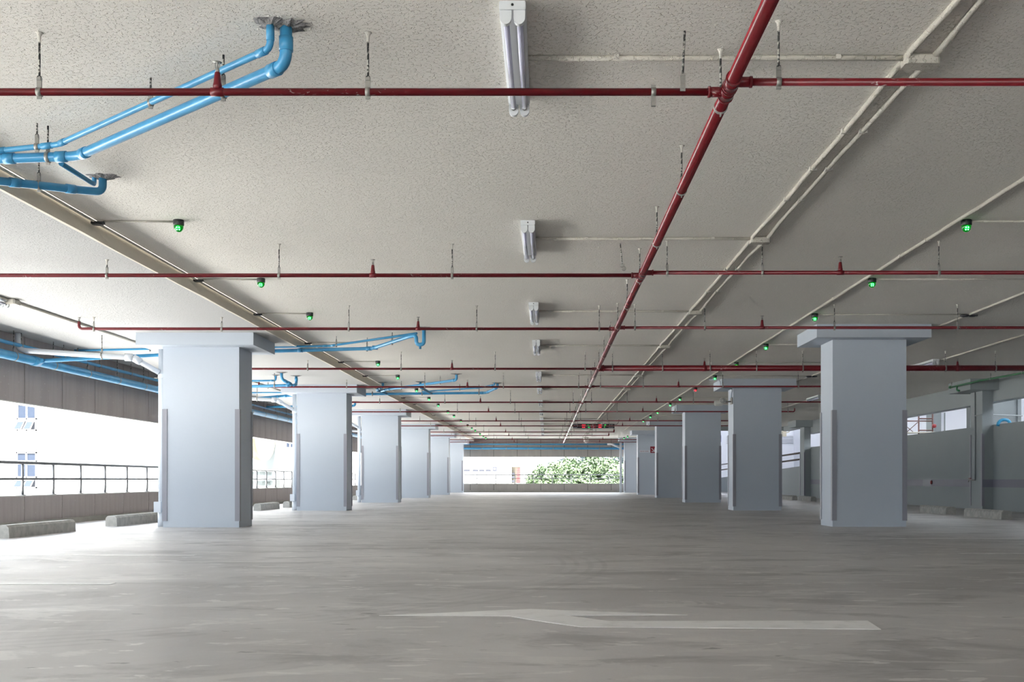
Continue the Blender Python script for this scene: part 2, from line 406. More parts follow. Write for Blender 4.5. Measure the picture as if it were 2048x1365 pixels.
# right wall: low solid wall, long slot openings, beam above, pillars on the column grid
XR = 9.45
PIL = [(-.7, -.05), (7.3, 7.95), (15.2, 15.85), (23.2, 23.85), (31.2, 31.85), (39.2, 39.85)]
wr = struct(place('wall_right', None, None, (XR, 20, 0)), 'pale grey wall with long slot openings to the ramp on the right', 'wall')
build('lower_wall', MB().box(XR, XR+.2, YB, 39.85, 0, 1.81), M['rwall'], wr)
build('beam', MB().box(XR, XR+.25, YB, 39.85, 2.30, ZC), M['rwall'], wr)
build('sloped_parapet', MB().prism([(39.85, 0), (62, 0), (62, .70), (39.85, 1.17)], 'x', XR, XR+.2), M['rwall'], wr)
build('edge_beam', MB().box(XR, XR+.25, 39.85, 43.7, 2.58, ZC), M['rwall'], wr)
build('edge_beam', MB().box(6.1, XR+.25, 43.7, 43.9, 2.60, ZC+.3), M['rwall'], wr)
for i, (a, b) in enumerate(PIL):
    p = build('pillar', MB().box(9.22, XR, a, b, 0, 2.53), M['rwall'], wr)
    build('pillar_head', MB().box(8.85, XR, a-.3, b+.3, 2.53, ZC), M['rwall'], p)
    build('corner_guard', MB().box(9.205, 9.26, a-.012, a, .09, 1.62).box(9.205, 9.22, a, a+.05, .09, 1.62), M['guard'], p)
    build('corner_guard', MB().box(9.205, 9.26, b, b+.012, .09, 1.62).box(9.205, 9.22, b-.05, b, .09, 1.62), M['guard'], p)
for a, b, m in [(8.0, 15.15, 'strip'), (16.0, 18.7, 'stripw'), (18.7, 23.2, 'strip'), (23.9, 26.9, 'strip'), (26.9, 27.5, 'guard'), (27.5, 31.2, 'strip'), (31.9, 39.2, 'strip')]:
    build('bumper_band', MB().box(XR-.012, XR, a, b, .49, .655), M[m], wr)
build('bumper_band', MB().box(9.212, XR, 23.186, 23.2, .49, .655), M['strip'], wr)
# ramp court beyond the right wall (dimmed by an added roof; sky enters over the outer face)
wo = struct(place('wall_outer', None, None, (14, 24, 0)), 'white ramp wall seen through the slot openings', 'wall')
build('outer_face', MB().box(14, 14.2, YB, 62, 0, 4.05), M['ramp'], wo)
build('added_shade_roof', MB().box(6.1, 14.4, YB, 62.2, 5.5, 5.7).box(6.1, 6.3, YB, YE, ZC+.3, 5.5).box(6.1, 14.2, YB-.16, YB, ZC, 5.5), M['ramp'], wo)  # unseen cover, added to keep sun and sky off the court walls
build('end_face', MB().box(6.1, 14.2, 62, 62.2, 0, 6.0), M['ramp'], wo)
build('side_face', MB().box(6.1, 6.3, YE, 62, 0, 6.0), M['ramp'], wo)
build('cross_wall', MB().box(XR+.2, 10.72, 25.0, 25.2, 0, 3.2), M['rwall'], wo)
build('cross_wall_post', MB().box(10.72, 10.80, 24.95, 25.2, 0, 3.2), M['rwall'], wo)
build('ramp_pillar', MB().box(13.75, 14, 38.9, 39.7, 0, 4.0), M['rwall'], wo)
for y0, y1 in ((36.35, 36.45), (38.5, 38.6)): build('panel_edge', MB().box(13.985, 14, y0, y1, 1.5, 3.0), M['rwall'], wo)

# ------------------------------------------------------------------ columns
def column(i, side):
    if side == 'left':
        x0, x1, y0, zt, zb = -5.21, -4.175, 14.94+8.03*i, ZL, 2.455
    else:
        x0, x1, y0, zt, zb = 3.95, 4.965, 15.13+8.02*i, ZC, 2.58
    y1 = y0+.65
    t = thing('column', ((x0+x1)/2, (y0+y1)/2, 0), 'pale blue-white concrete column with drop head, %s from the camera in the %s row' % (ORD[i], side), 'column', 'columns of the %s row' % side)
    build('shaft', MB().box(x0, x1, y0, y1, 0, zb), M['paint'], t)
    build('drop_head', MB().box(x0-.28, x1+.26, y0-.25, y1+.26, zb, zt), M['paint'], t)
    w, d = .056, .010
    for sx, X in ((1, x0), (-1, x1)):
        for sy, Y in ((1, y0), (-1, y1)):
            xa, xb = sorted((X-sx*d, X+sx*w)); ya, yb = sorted((Y-sy*d, Y)); xc, xd = sorted((X-sx*d, X)); yc, yd = sorted((Y, Y+sy*w))
            build('corner_guard', MB().box(xa, xb, ya, yb, .085, 1.61).box(xc, xd, yc, yd, .085, 1.61), M['guard'], t)
    return t
for i in range(6): column(i, 'left')
for i in range(6): column(i, 'right')

# ------------------------------------------------------------------ railings
def railing(label, p0, p1, first, pitch, ztop, zmid, zbase):
    P0, P1 = Vector(p0), Vector(p1); d = (P1-P0).normalized(); L_ = (P1-P0).length
    t = thing('railing', (P0+P1)/2+Vector((0, 0, zbase)), label, 'railing')
    for nm, z, r in (('top_rail', ztop, .024), ('mid_rail', zmid, .018)):
        build(nm, MB().tube([P0+Vector((0, 0, z)), P1+Vector((0, 0, z))], r, 12), M['rail'], t)
    me = MB().tube([(0, 0, 0), (0, 0, ztop-zbase-.02)], .019, 10).lathe([(.045, 0), (.045, .008), (.02, .014)], n=12).mesh('post', M['rail'])
    s = first
    while s < L_:
        q = P0+d*s; place('post', me, t, (q.x, q.y, zbase)); s += pitch
railing('stainless steel railing on the low parapet along the left side', (-7.27, YB, 0), (-7.27, YE+.06, 0), 15.25+14-.95*8, .95, .885, .66, .432)
railing('stainless steel railing on the parapet across the far end', (-7.2, YE+.08, 0), (6.0, YE+.08, 0), (953.7-VX)*YE/FPX+7.2-.97*6, .97, .90, .72, .449)
t = thing('ramp_handrail', (XR+.1, 50, 1.3), 'two dark sloping rails over the ramp parapet behind the right columns', 'railing')
build('upper_rail', MB().tube([(XR+.1, 39.85, 1.667), (XR+.1, 61.9, 1.45)], .035, 8), M['railbrown'], t)
build('lower_rail', MB().tube([(XR+.1, 39.85, 1.432), (XR+.1, 61.9, 1.16)], .035, 8), M['railbrown'], t)

# ------------------------------------------------------------------ hangers shared by all pipes
_hm = {}
def clamp_mesh(r, ang):
    # strap round a pipe of radius r whose axis is 'x' or 'y', with ears above, pipe centre at origin
    key = ('c', round(r, 4), ang)
    if key not in _hm:
        ax = (1, 0, 0) if ang == 'x' else (0, 1, 0); w = .011 if r < .05 else .013
        mb = MB().lathe([(r*1.02, -w), (r+.004, -w), (r+.004, w), (r*1.02, w)], axis=ax, n=16, cap=False)
        if ang == 'x': mb.box(-w, w, -.004, .004, r, r+.05).box(-w*.8, w*.8, -.010, .010, r+.035, r+.05).box(-w, w, -.003, .003, -r-.016, -r)
        else: mb.box(-.004, .004, -w, w, r, r+.05).box(-.010, .010, -w*.8, w*.8, r+.035, r+.05).box(-.003, .003, -w, w, -r-.016, -r)
        _hm[key] = mb.mesh('pipe_clamp', M['steel'])
    return _hm[key]
def rod_mesh(L_):
    key = ('r', round(L_, 3))
    if key not in _hm:
        mb = MB().tube([(0, 0, 0), (0, 0, L_)], .0055, 7).lathe([(.010, .0), (.010, .012)], n=6)
        _hm[key] = mb.mesh('hanger_rod', M['rod'])
    return _hm[key]
def collar_mesh():
    if 'k' not in _hm: _hm['k'] = MB().lathe([(.0068, -.045), (.008, -.018), (.013, -.004), (.02, 0)], n=9).mesh('spatter_collar', M['plaster'])
    return _hm['k']
def ceil_at(x): return ZL if x < -3.71 else ZC
def hang(t, x, y, z, r, ang, ztop=None, detail=True):
    c = place('pipe_clamp', clamp_mesh(r, ang), t, (x, y, z))
    zt = ztop if ztop else ceil_at(x)
    place('hanger_rod', rod_mesh(zt-z-r-.045), c, (x, y, z+r+.045))
    if detail: place('spatter_collar', collar_mesh(), c, (x, y, zt))

# ------------------------------------------------------------------ red sprinkler pipes
HP = EYE+1.83
XM = .856
riser_me = MB().lathe([(.021, 0), (.021, .02), (.0185, .03), (.0135, .075), (.012, .08)], n=12).mesh('riser', M['red'])
head_me = MB().lathe([(.010, 0), (.010, .014), (.006, .018), (.006, .022), (.003, .03), (.003, .046), (.021, .047), (.021, .049)], n=10).box(-.011, -.008, -.002, .002, .018, .046).box(.008, .011, -.002, .002, .018, .046).mesh('sprinkler_head', M['steel'])
tee_me = {}
def branch(i, side, y, xe, r, hangers, heads, elbow, mains=True):
    lab = 'dark red sprinkler branch pipe, %s from the camera on the %s of the main pipe' % (ORD[i], side)
    if i == 3 and side == 'right': lab = 'thick dark red sprinkler pipe running right from the main pipe across the columns'
    t = thing('sprinkler_branch', ((XM+xe)/2, y, HP), lab, 'pipe', 'red sprinkler branch pipes')
    path = [(XM, y, HP), (xe, y, HP)]
    if elbow: path = fillet(path+[(xe, y, HP+.09)], .05, 5)
    build('pipe', MB().tube(path, r, 12), M['red'], t)
    sgn = 1 if xe > XM else -1
    build('tee_socket', MB().tube([(XM, y, HP), (XM+sgn*.085, y, HP)], r+.006, 12).tube([(XM+sgn*.080, y, HP), (XM+sgn*.092, y, HP)], r+.009, 12), M['red'], t)
    if elbow: place('sprinkler_head', head_me, t, (xe, y, HP+.085))
    for x in hangers:
        if (x-xe)*sgn < 0 or (xe > 9 and True): hang(t, x, y, HP, r, 'x', detail=y < 32)
    for x in heads:
        if (x-xe)*sgn < 0:
            q = place('riser', riser_me, t, (x, y, HP+r*.7))
            place('sprinkler_head', head_me, q, (x, y, HP+r*.7+.08))
            build('riser_tee', MB().tube([(x-.03, y, HP), (x+.03, y, HP)], r+.003, 12), M['red'], t)
    return t
ROWS = [5.18, 9.83, 13.31, 18.11, 21.65, 25.95, 29.6, 34.2, 37.4, 42.2, 45.7, 50.3, 53.4]
HL = [.645, -.84, -2.39, -3.93, -5.48]
HR = [1.07, 1.91, 3.47, 4.95, 6.5]
for i, y in enumerate(ROWS):
    hl = HL[1:] if i < 2 else HL
    branch(i, 'left', y, -5.66, .0175, hl, [-1.55], True)
    xr = 6.68
    if i == 3: xr = 9.4
    if i in (9, 10): xr = 2.62
    if i > 10: xr = 5.9
    hr = HR if i != 0 else [1.07, 3.47]
    if i == 3: hr = [1.09, 1.91, 2.69, 3.45, 4.21, 6.55, 7.37]
    branch(i, 'right', y-.13 if i < 2 else y-.1, xr, .048 if i == 3 else .0175, hr, [2.6] + ([6.75] if i == 3 else []), xr < 9 and i <= 10)
# unused hangers beside the first two rows
t = thing('loose_hanger', (.645, 5.15, 2.55), 'unused steel hanger strap dangling from the ceiling above the nearest red pipe', 'hanger')
build('hanger_rod', MB().tube([(.652, 5.16, ZC), (.642, 5.16, 2.545)], .0055, 7), M['rod'], t)
build('strap', MB().box(.630, .654, 5.15, 5.156, 2.475, 2.55).box(.632, .652, 5.145, 5.165, 2.545, 2.555).lathe([(.005, 0), (.005, .004)], (.642, 5.1495, 2.49), (0, -1, 0), 8), M['steel'], t)
t = thing('loose_hanger', (.7, 9.8, 2.5), 'unused steel hanger with open clamp tilted beside the main pipe at the second row', 'hanger')
build('hanger_rod', MB().tube([(.663, 9.8, ZC), (.682, 9.8, 2.565)], .0055, 7), M['rod'], t)
build('strap', MB().box(.665, .700, 9.79, 9.81, 2.55, 2.575).lathe([(.014, -.012), (.020, -.012), (.020, .012), (.014, .012)], (.695, 9.8, 2.535), (0, 1, 0), 10), M['steel'], t)
c = place('pipe_clamp', clamp_mesh(.0175, 'x'), None, (.507, 5.18, HP), rot=(math.pi, 0, 0)); tag(c, 'steel strap upside down on the nearest red pipe without a rod', 'clamp')

t = thing('sprinkler_main', (XM, 20, HP), 'dark red main sprinkler pipe running lengthwise under the ceiling', 'pipe')
build('pipe', MB().tube([(XM, YB+.5, HP), (XM, 54.6, HP)], .031, 18), M['redmain'], t)
for i, y in enumerate(ROWS):
    for yy in ((y, y-.13) if i < 2 else (y, y-.1)):
        build('tee', MB().tube([(XM, yy-.055, HP), (XM, yy+.055, HP)], .0355, 18).tube([(XM, yy-.058, HP), (XM, yy-.048, HP)], .038, 18).tube([(XM, yy+.048, HP), (XM, yy+.058, HP)], .038, 18), M['redmain'], t)
y = 5.39-1.55*3
while y < 54: hang(t, XM, y, HP, .031, 'y', detail=y < 30); y += 1.548

# ------------------------------------------------------------------ battens (twin tube ceiling lamps)
def lamp_meshes():
    Lb, w = 1.23, .059
    body = MB().prism([(-w, 0), (w, 0), (w, -.030), (w-.012, -.038), (-w+.012, -.038), (-w, -.030)], 'y', .004, Lb-.004).mesh('body', M['lampw'])
    def holder(y):
        mb = MB()
        mb.box(-.056, .056, y-.008, y+.012, -.039, 0)
        for cx in (-.030, .030):
            pts = [(cx-.026, -.036), (cx+.026, -.036)]
            pts += [(cx+.026*math.cos(a), -.070-.030*math.sin(a)) for a in [math.pi*k/10 for k in range(11)]]
            mb.prism(pts, 'y', y+.000, y+.028)
        return mb.mesh('lamp_holder', M['lampw'])
    tube = MB().tube([(0, .03, 0), (0, Lb-.03, 0)], .0135, 14).mesh('fluorescent_tube', M['tube'])
    cap = MB().tube([(0, -.012, 0), (0, .012, 0)], .0142, 14).mesh('tube_cap', M['chrome'])
    screw = MB().lathe([(.006, 0), (.006, .002)], axis=(0, -1, 0), n=10).mesh('screw_hole', M['hole'])
    return body, holder(0), holder(Lb-.014), tube, cap, screw
LB, LH0, LH1, LT, LCAP, LSC = lamp_meshes()
def batten(x, y, z, label, group):
    t = thing('batten_lamp', (x, y, z), label, 'lamp', group)
    place('body', LB, t, (x, y, z)); h = place('lamp_holder', LH0, t, (x, y, z)); place('screw_hole', LSC, h, (x, y-.008, z-.018))
    place('lamp_holder', LH1, t, (x, y, z))
    for dx in (-.030, .030):
        q = place('fluorescent_tube', LT, t, (x+dx, y, z-.062))
        place('tube_cap', LCAP, q, (x+dx, y+.036, z-.062)); place('tube_cap', LCAP, q, (x+dx, y+1.20, z-.062))
LAMPS = [4.84, 8.93, 13.05, 16.55, 21.4, 24.55, 29.1, 33.3, 37.2, 40.9, 45.0, 48.9]
for i, y in enumerate(LAMPS):
    batten(-.148, y, ZC, 'white twin-tube batten lamp, %s from the camera along the middle of the ceiling' % ORD[i], 'batten lamps along the middle')
batten(6.82, 19.2, ZC, 'white twin-tube batten lamp on the ceiling right of the first right column', 'batten lamps at the right')
batten(6.82, 27.3, ZC, 'white twin-tube batten lamp half hidden behind the first right column', 'batten lamps at the right')
batten(-5.90, 10.72, ZL, 'white twin-tube batten lamp cut off by the left edge of the picture', 'batten lamps at the left')

# ------------------------------------------------------------------ conduits
def conduit(name, label, paths, r, group=None, saddles=(), mat='conduit', sdir='x'):
    a = paths[0][0]
    t = thing(name, a, label, 'conduit', group)
    for p in paths: build('pipe', MB().tube(p, r, 8), M[mat], t)
    for (x, y, z) in saddles:
        if sdir == 'x': build('saddle', MB().box(x-.012, x+.012, y-r*1.5, y+r*1.5, z, z+r*2.3), M['plaster'], t)
        else: build('saddle', MB().box(x-r*1.5, x+r*1.5, y-.012, y+.012, z, z+r*2.3), M['plaster'], t)
    return t
ZK = ZC-.009
def wavy(x, y0, y1, z, step, amp, jogs=()):
    out = []; y = y0; k = 0
    while y < y1:
        dx = sum(j*math.exp(-((y-jy)/.35)**2) for jy, j in jogs)
        out.append((x+dx+random.uniform(-amp, amp), y, z+random.uniform(-.002, .002))); y += step
    out.append((x, y1, z)); return out
BOXY = [y+.62 for y in LAMPS]
conduit('twin_conduit', 'pair of cream conduits running lengthwise right of the red main pipe',
        [wavy(1.80, YB, 54.5, ZK, .45, .004, [(b, -.012) for b in BOXY]), wavy(1.905, YB, 54.5, ZK, .45, .004, [(b, .02) for b in BOXY])], .0165, 'ceiling conduits',
        [(x, y, ZK-.018) for y in [6.6, 7.4, 8.2, 10.9, 12.2, 15.2] for x in (1.80, 1.905)], sdir='y')
for i, b in enumerate(BOXY):
    bo = MB().bevbox(1.775, 1.945, b-.05, b+.05, ZC-.055, ZC, .012)
    tag(build('junction_box', bo, M['conduit']), 'cream junction box on the twin conduits level with the %s middle lamp' % ORD[i], 'junction box', 'conduit junction boxes')
    conduit('lamp_conduit', 'thin cream conduit from the %s middle lamp to its junction box' % ORD[i], [[(-.09, b, ZC-.012), (.6, b+.004, ZC-.012), (1.2, b-.003, ZC-.012), (1.78, b, ZC-.012)]], .014, 'lamp conduits',
            [(x, b, ZK-.012) for x in (.35, 1.0, 1.45)] if i < 4 else ())
LY = [8.92, 11.5, 13.87, 19.5, 22.1, 25.3, 28.0, 30.4, 33.4, 35.6, 38.5, 41.8, 44.2, 46.3, 49.7, 52.3, 54.4]
PLY = sorted(LY+[16.8])
RY = [8.92, 11.5, 13.95, 17.05, 19.7, 22.2, 25.1, 28.0, 30.2, 33.6, 35.9, 38.5]
conduit('beam_conduit', 'cream conduit running along the ceiling step on the left', [[(-3.66, YB, ZC-.012), (-3.66, 56, ZC-.012)]], .013, 'ceiling conduits')
conduit('right_lamp_conduit', 'single cream conduit running lengthwise beside the right row of indicator lamps', [wavy(3.335, YB, 48, ZK, .5, .004, [(24.0, .03)])], .0165, 'ceiling conduits',
        [(3.335, y, ZK-.018) for y in (7.6, 9.6, 10.3, 12.7)], sdir='y')
conduit('sensor_conduit', 'cream conduit running lengthwise above the right columns', [wavy(5.37, YB, 43.5, ZK, .6, .004)], .0145, 'ceiling conduits')
conduit('edge_lamp_conduit', 'cream conduit feeding the lamps right of the right columns', [wavy(6.93, YB, 43.5, ZK, .6, .005)], .0165, 'ceiling conduits', [(6.93, 19.05, ZC-.04)], sdir='y')
conduit('left_edge_conduit', 'cream conduit on the lower ceiling left of the left columns', [wavy(-5.84, YB, 56, ZL-.016, .6, .004)], .0145, 'ceiling conduits')
tag(build('junction_box', MB().bevbox(-5.91, -5.76, 11.9, 12.05, ZL-.06, ZL, .015), M['conduit']), 'cream junction box on the lower ceiling near the left picture edge', 'junction box', 'conduit junction boxes')

# ------------------------------------------------------------------ indicator lamps and sensor plates
base_me = MB().lathe([(.041, 0), (.043, -.004), (.043, -.040), (.040, -.046)], n=20).mesh('lamp_base', M['black'])
dome_prof = [(.039, -.044)]+[(.039*math.cos(a), -.050-.048*math.sin(a)) for a in [math.pi/2*k/7 for k in range(8)]]
dome = {k: MB().lathe(dome_prof, n=20).mesh('dome', M['dome'+k]) for k in 'gr'}
def led_mesh(k, lens):
    mb = MB()
    D = Vector((0, -.80, -.60)).normalized(); U = Vector((0, -.6, .8)).normalized(); R_ = Vector((1, 0, 0)); C = Vector((0, 0, -.050))
    if lens:
        vs = [];
        for a in range(12):
            th = 2*math.pi*a/12
            p = R_*.021*math.cos(th)+U*.026*math.sin(th)
            vs.append(C+(D*.040+p).normalized()*.0435)
        vs.append(C+D*.0437); fs = [(a, (a+1) % 12, 12) for a in range(12)]
        mb.add(vs, fs, True); return mb.mesh('lens', M['lens'+k])
    for sx in (-1, 1):
        for sz in (-1, 1):
            p = C+(D*.04+R_*.0085*sx+U*.0095*sz).normalized()*.0440
            mb.lathe([(.0052, -.002), (.0052, .002), (.003, .004)], p, D, 8)
    return mb.mesh('led', M['led'+k])
lens = {k: led_mesh(k, True) for k in 'gr'}; led = {k: led_mesh(k, False) for k in 'gr'}
def indicator(x, y, z, label, k, group):
    a = math.radians(11 if x < 0 else -11)      # each row faces slightly into the drive lane
    t = thing('indicator_lamp', (x, y, z), label, 'lamp', group)
    place('lamp_base', base_me, t, (x, y, z)); d = place('dome', dome[k], t, (x, y, z))
    place('lens', lens[k], d, (x, y, z), a); place('led_cluster', led[k], d, (x, y, z), a)
for i, y in enumerate(LY):
    indicator(-2.985, y, ZC, 'black dome parking indicator glowing green, %s from the camera in the left row' % ORD[i], 'g', 'left row of parking indicator lamps')
for i, y in enumerate(RY):
    lab = 'black dome parking indicator glowing red in the right row' if i == 6 else 'black dome parking indicator glowing green, %s lamp from the camera in the right row' % ORD[i]
    indicator(3.415, y, ZC, lab, 'r' if i == 6 else 'g', 'right row of parking indicator lamps')
for i, (x, y) in enumerate([(3.88, 49.2), (3.9, 52.5), (3.87, 54.4)]):
    indicator(x, y, ZC, 'tiny green indicator lamp near the far end beside the right columns, %s of three' % ORD[i], 'g', 'far right indicator lamps')
plate_me = MB().lathe([(.030, 0), (.055, -.004), (.062, -.018), (.040, -.028), (.02, -.030)], (-.052, 0, 0), n=18).lathe([(.025, 0), (.05, -.004), (.056, -.016), (.035, -.024)], (.050, .012, 0), n=18).box(-.05, .05, -.02, .03, -.02, 0).box(.08, .112, -.008, .016, -.02, 0).mesh('sensor_plate', M['black'])
for i, y in enumerate(PLY):
    tag(place('sensor_plate', plate_me, None, (-3.70, y, ZC-.012)), 'flat black junction plate on the ceiling step, %s from the camera' % ORD[i], 'junction plate', 'junction plates on the ceiling step')
    build_y = y+.008
    conduit('indicator_conduit', 'very thin conduit from the %s junction plate of the ceiling step to its indicator lamp' % ORD[i], [[(-3.60, build_y, ZC-.010), (-3.02, build_y, ZC-.010)]], .008, 'thin conduits of the left indicator lamps')
for i, y in enumerate(RY):
    conduit('indicator_conduit', 'very thin conduit running right from the %s indicator lamp of the right row' % ORD[i], [[(3.44, y, ZC-.010), (5.36, y, ZC-.010)]], .008, 'thin conduits of the right indicator lamps')
for i, y in enumerate([13.95, 22.2]):
    tag(place('sensor_plate', plate_me, None, (5.37, y, ZC-.012)), ['flat black junction plate on the ceiling above and right of the first right column', 'flat black junction plate on the ceiling left of the first right column'][i], 'junction plate', 'junction plates above the right columns')

# ------------------------------------------------------------------ blue drain pipes
def drain(label, path, r, clamps=(), mat='blue', coup=True, patch=True, group=None, rad=None, bends=None, name='drain_pipe'):
    t = thing(name, path[-1] if path[-1][2] < path[0][2] else path[0], label, 'pipe', group)
    build('pipe', MB().tube(fillet(path, rad or r*2.4, 6), r, 14), M[mat], t)
    if coup:
        P = [Vector(p) for p in path]
        for i in range(1, len(P)-1):
            for q in (P[i-1], P[i+1]):
                d = (q-P[i]); L_ = d.length
                if L_ < r*5.5: continue
                d.normalize(); a = P[i]+d*r*2.2; build('coupling', MB().tube([a, a+d*.065], r*1.16, 14), M[mat], t)
    if patch:
        x, y, z = path[0]; n = 26; vs = []
        for k in range(n):
            a = 2*math.pi*k/n; q = r*2.6*random.uniform(.75, 1.35)+.02; vs.append((x+q*1.15*math.cos(a), y+q*.8*math.sin(a), z-.001))
        for k in range(n):
            a = 2*math.pi*k/n; vs.append((x+r*1.25*math.cos(a), y+r*1.25*math.sin(a), z-random.uniform(.012, .024)))
        build('mortar_patch', MB().add(vs, [(k, (k+1) % n, n+(k+1) % n, n+k) for k in range(n)]+[tuple(range(n, 2*n))]), M['mortar'], t)
    for c in clamps:
        x, y, z = c[:3]; hang(t, x, y, z, r*1.02, c[3] if len(c) > 3 else 'x', detail=False)
    return t
def on(p, q, f_): return tuple(a+(b-a)*f_ for a, b in zip(p, q))
E = EYE
def hz(pts): return [(x, y, E+h) for x, y, h in pts]
# near group
pb = hz([(-1.205, 5.09, 2.11), (-1.205, 5.09, 1.925), (-2.79, 6.53, 1.925), (-3.30, 6.57, 1.92), (-7.03, 6.75, 1.66)])
drain('large blue drain pipe dropping from the ceiling at upper left and running to the left', pb, .0285, [(*on(pb[2], pb[3], .35),), (*on(pb[1], pb[2], .25),)])
ps = hz([(-1.268, 5.05, 2.11), (-1.268, 5.05, 1.985), (-2.88, 6.47, 1.975), (-3.32, 6.56, 1.962), (-3.6, 6.57, 1.935), (-7.03, 6.70, 1.85)])
drain('thin blue vent pipe running beside the large blue drain pipe at upper left', ps, .0165, [(*on(ps[2], ps[3], .3),), (*on(ps[1], ps[2], .50),)])
pl = hz([(-3.08, 7.63, 2.11), (-3.08, 7.63, 2.00), (-3.173, 7.53, 1.985), (-3.524, 7.09, 1.93), (-4.1, 6.62, 1.87)])
drain('lower blue drain pipe with an elbow near the ceiling step at left', pl, .027, [(*on(pl[2], pl[3], .55),)], rad=.09)
drain('thin blue pipe branching diagonally up to the ceiling at left', hz([(-3.135, 7.62, 2.11), (-3.135, 7.62, 2.05), (-2.95, 6.68, 1.925)]), .0155, coup=False, patch=False)
# behind the first left column
pB = hz([(-1.69, 15.2, 2.11), (-1.69, 15.2, 1.87), (-1.795, 15.2, 1.87), (-1.795, 15.2, 2.0), (-1.90, 15.28, 1.995), (-2.575, 16.3, 1.95), (-5.3, 16.5, 1.90), (-5.9, 16.42, 1.86), (-7.03, 15.1, 1.63)])
t = drain('blue drain pipe with a U-shaped trap hanging behind the first left column', pB, .026, [(*on(pB[5], pB[6], .03),), (*on(pB[4], pB[5], .45),)], rad=.055, coup=False)
build('trap_plug', MB().tube([(-1.742, 15.2, E+1.85), (-1.742, 15.2, E+1.81)], .017, 12), M['blue'], t)
for q in (on(pB[5], pB[6], .02), on(pB[5], pB[6], .40), on(pB[4], pB[5], .93)):
    d = .04; build('coupling', MB().tube([(q[0]-d, q[1], q[2]), (q[0]+d, q[1], q[2])], .031, 14), M['blue'], t)
pT = hz([(-1.80, 15.30, 2.04), (-3.19, 16.2, 1.975), (-7.05, 16.42, 1.935)])
drain('thin blue vent pipe running above the trapped drain behind the first left column', pT, .0165, [(*on(pT[0], pT[1], .92),), (-5.9, 16.36, E+1.943), (-7.0, 16.417, E+1.936)], patch=False)
# lower slab, before the second left column
drain('blue drain pipe with a bent drop left of the second left column', hz([(-4.84, 20.1, 1.97), (-4.84, 20.1, 1.84), (-4.68, 20.3, 1.75), (-7.03, 20.3, 1.67)]), .027, [(-5.02, 20.3, E+1.74)], rad=.07)
drain('short blue drop pipe meeting the bent drain left of the second left column', hz([(-4.72, 20.75, 1.97), (-4.72, 20.75, 1.80), (-4.68, 20.34, 1.75)]), .026, rad=.06)
drain('thin blue pipe with one elbow behind the first left column', hz([(-5.07, 20.6, 1.97), (-5.07, 20.6, 1.86), (-7.03, 20.6, 1.845)]), .017, [(-5.85, 20.6, E+1.855)])
# around the second left column
pC = hz([(-1.056, 23.9, 2.11), (-1.056, 23.9, 2.01), (-1.33, 24.4, 1.93), (-5.3, 24.52, 1.90), (-5.9, 24.44, 1.86), (-7.03, 23.1, 1.63)])
drain('long blue drain pipe crossing right from the second left column head', pC, .028, [(*on(pC[2], pC[3], .04),), (*on(pC[2], pC[3], .36),), (*on(pC[2], pC[3], .64),)])
drain('thin blue vent pipe beside the long drain right of the second left column', hz([(-1.12, 23.85, 2.11), (-1.12, 23.85, 2.06), (-1.45, 24.1, 2.02), (-2.75, 24.4, 1.955)]), .017, [(-1.9, 24.2, E+1.995)], patch=False)
drain('blue drop pipe joining the long drain just right of the second left column', hz([(-3.53, 23.75, 2.11), (-3.53, 23.75, 2.0), (-3.70, 23.95, 1.955), (-3.55, 24.46, 1.92)]), .027, rad=.06)
drain('blue drop pipe joining the long drain at its middle', hz([(-2.70, 23.6, 2.11), (-2.70, 23.6, 1.99), (-2.55, 24.43, 1.92)]), .027, rad=.07)
p3 = hz([(-1.78, 21.85, 2.11), (-1.78, 21.85, 1.985), (-3.45, 23.85, 1.96), (-3.62, 24.1, 1.945)])
drain('slanting blue drain pipe from a ceiling hole to the long drain', p3, .027, [(*on(p3[1], p3[2], .22),), (*on(p3[1], p3[2], .78),)])
drain('thin blue vent pipe behind the second left column', hz([(-4.3, 24.3, 1.93), (-7.05, 24.3, 1.925)]), .017, patch=False)
drain('short blue drop pipe right of the second left column', hz([(-4.80, 27.6, 1.97), (-4.80, 27.6, 1.86), (-7.03, 27.6, 1.83)]), .027)
drain('thin short blue drop pipe beside the short drop right of the second left column', hz([(-4.93, 27.6, 1.97), (-4.93, 27.6, 1.87)]), .016, coup=False, patch=False)
# long mains on the side and end fascias
t = drain('thick blue drain main running along the left fascia', hz([(-7.03, YB+.5, 1.63), (-7.03, 56.2, 1.63)]), .060, patch=False)
y = 14.5-1.17*1
while y < 50: hang(t, -7.03, y, E+1.63, .061, 'y', detail=False); y += 1.17
for y in (15.1, 19.95, 23.1, 31.2, 39.2):
    build('tee', MB().tube([(-7.03, y-.09, E+1.63), (-7.03, y+.09, E+1.63)], .068, 16).tube([(-7.03, y, E+1.63), (-6.955, y+.08, E+1.645)], .037, 14), M['blue'], t)
t = drain('thinner blue pipe running above the thick main along the left fascia', hz([(-7.05, YB+.5, 1.80), (-7.05, 56.2, 1.80)]), .025, patch=False)
y = 14.75
while y < 50: hang(t, -7.05, y, E+1.80, .0255, 'y', detail=False); y += 1.3
t = drain('thick blue drain main crossing the far end fascia', hz([(-7.0, 56.2, 1.60), (6.0, 56.2, 1.60)]), .058, patch=False)
for px in (964, 1012.6, 1056.5, 1106, 1154, 1199): hang(t, (px-VX)*56.2/FPX, 56.2, E+1.60, .059, 'x', detail=False)
drain('thinner blue pipe above the thick main at the far end', hz([(-7.0, 56.2, 1.81), (5.0, 56.2, 1.81)]), .035, patch=False)
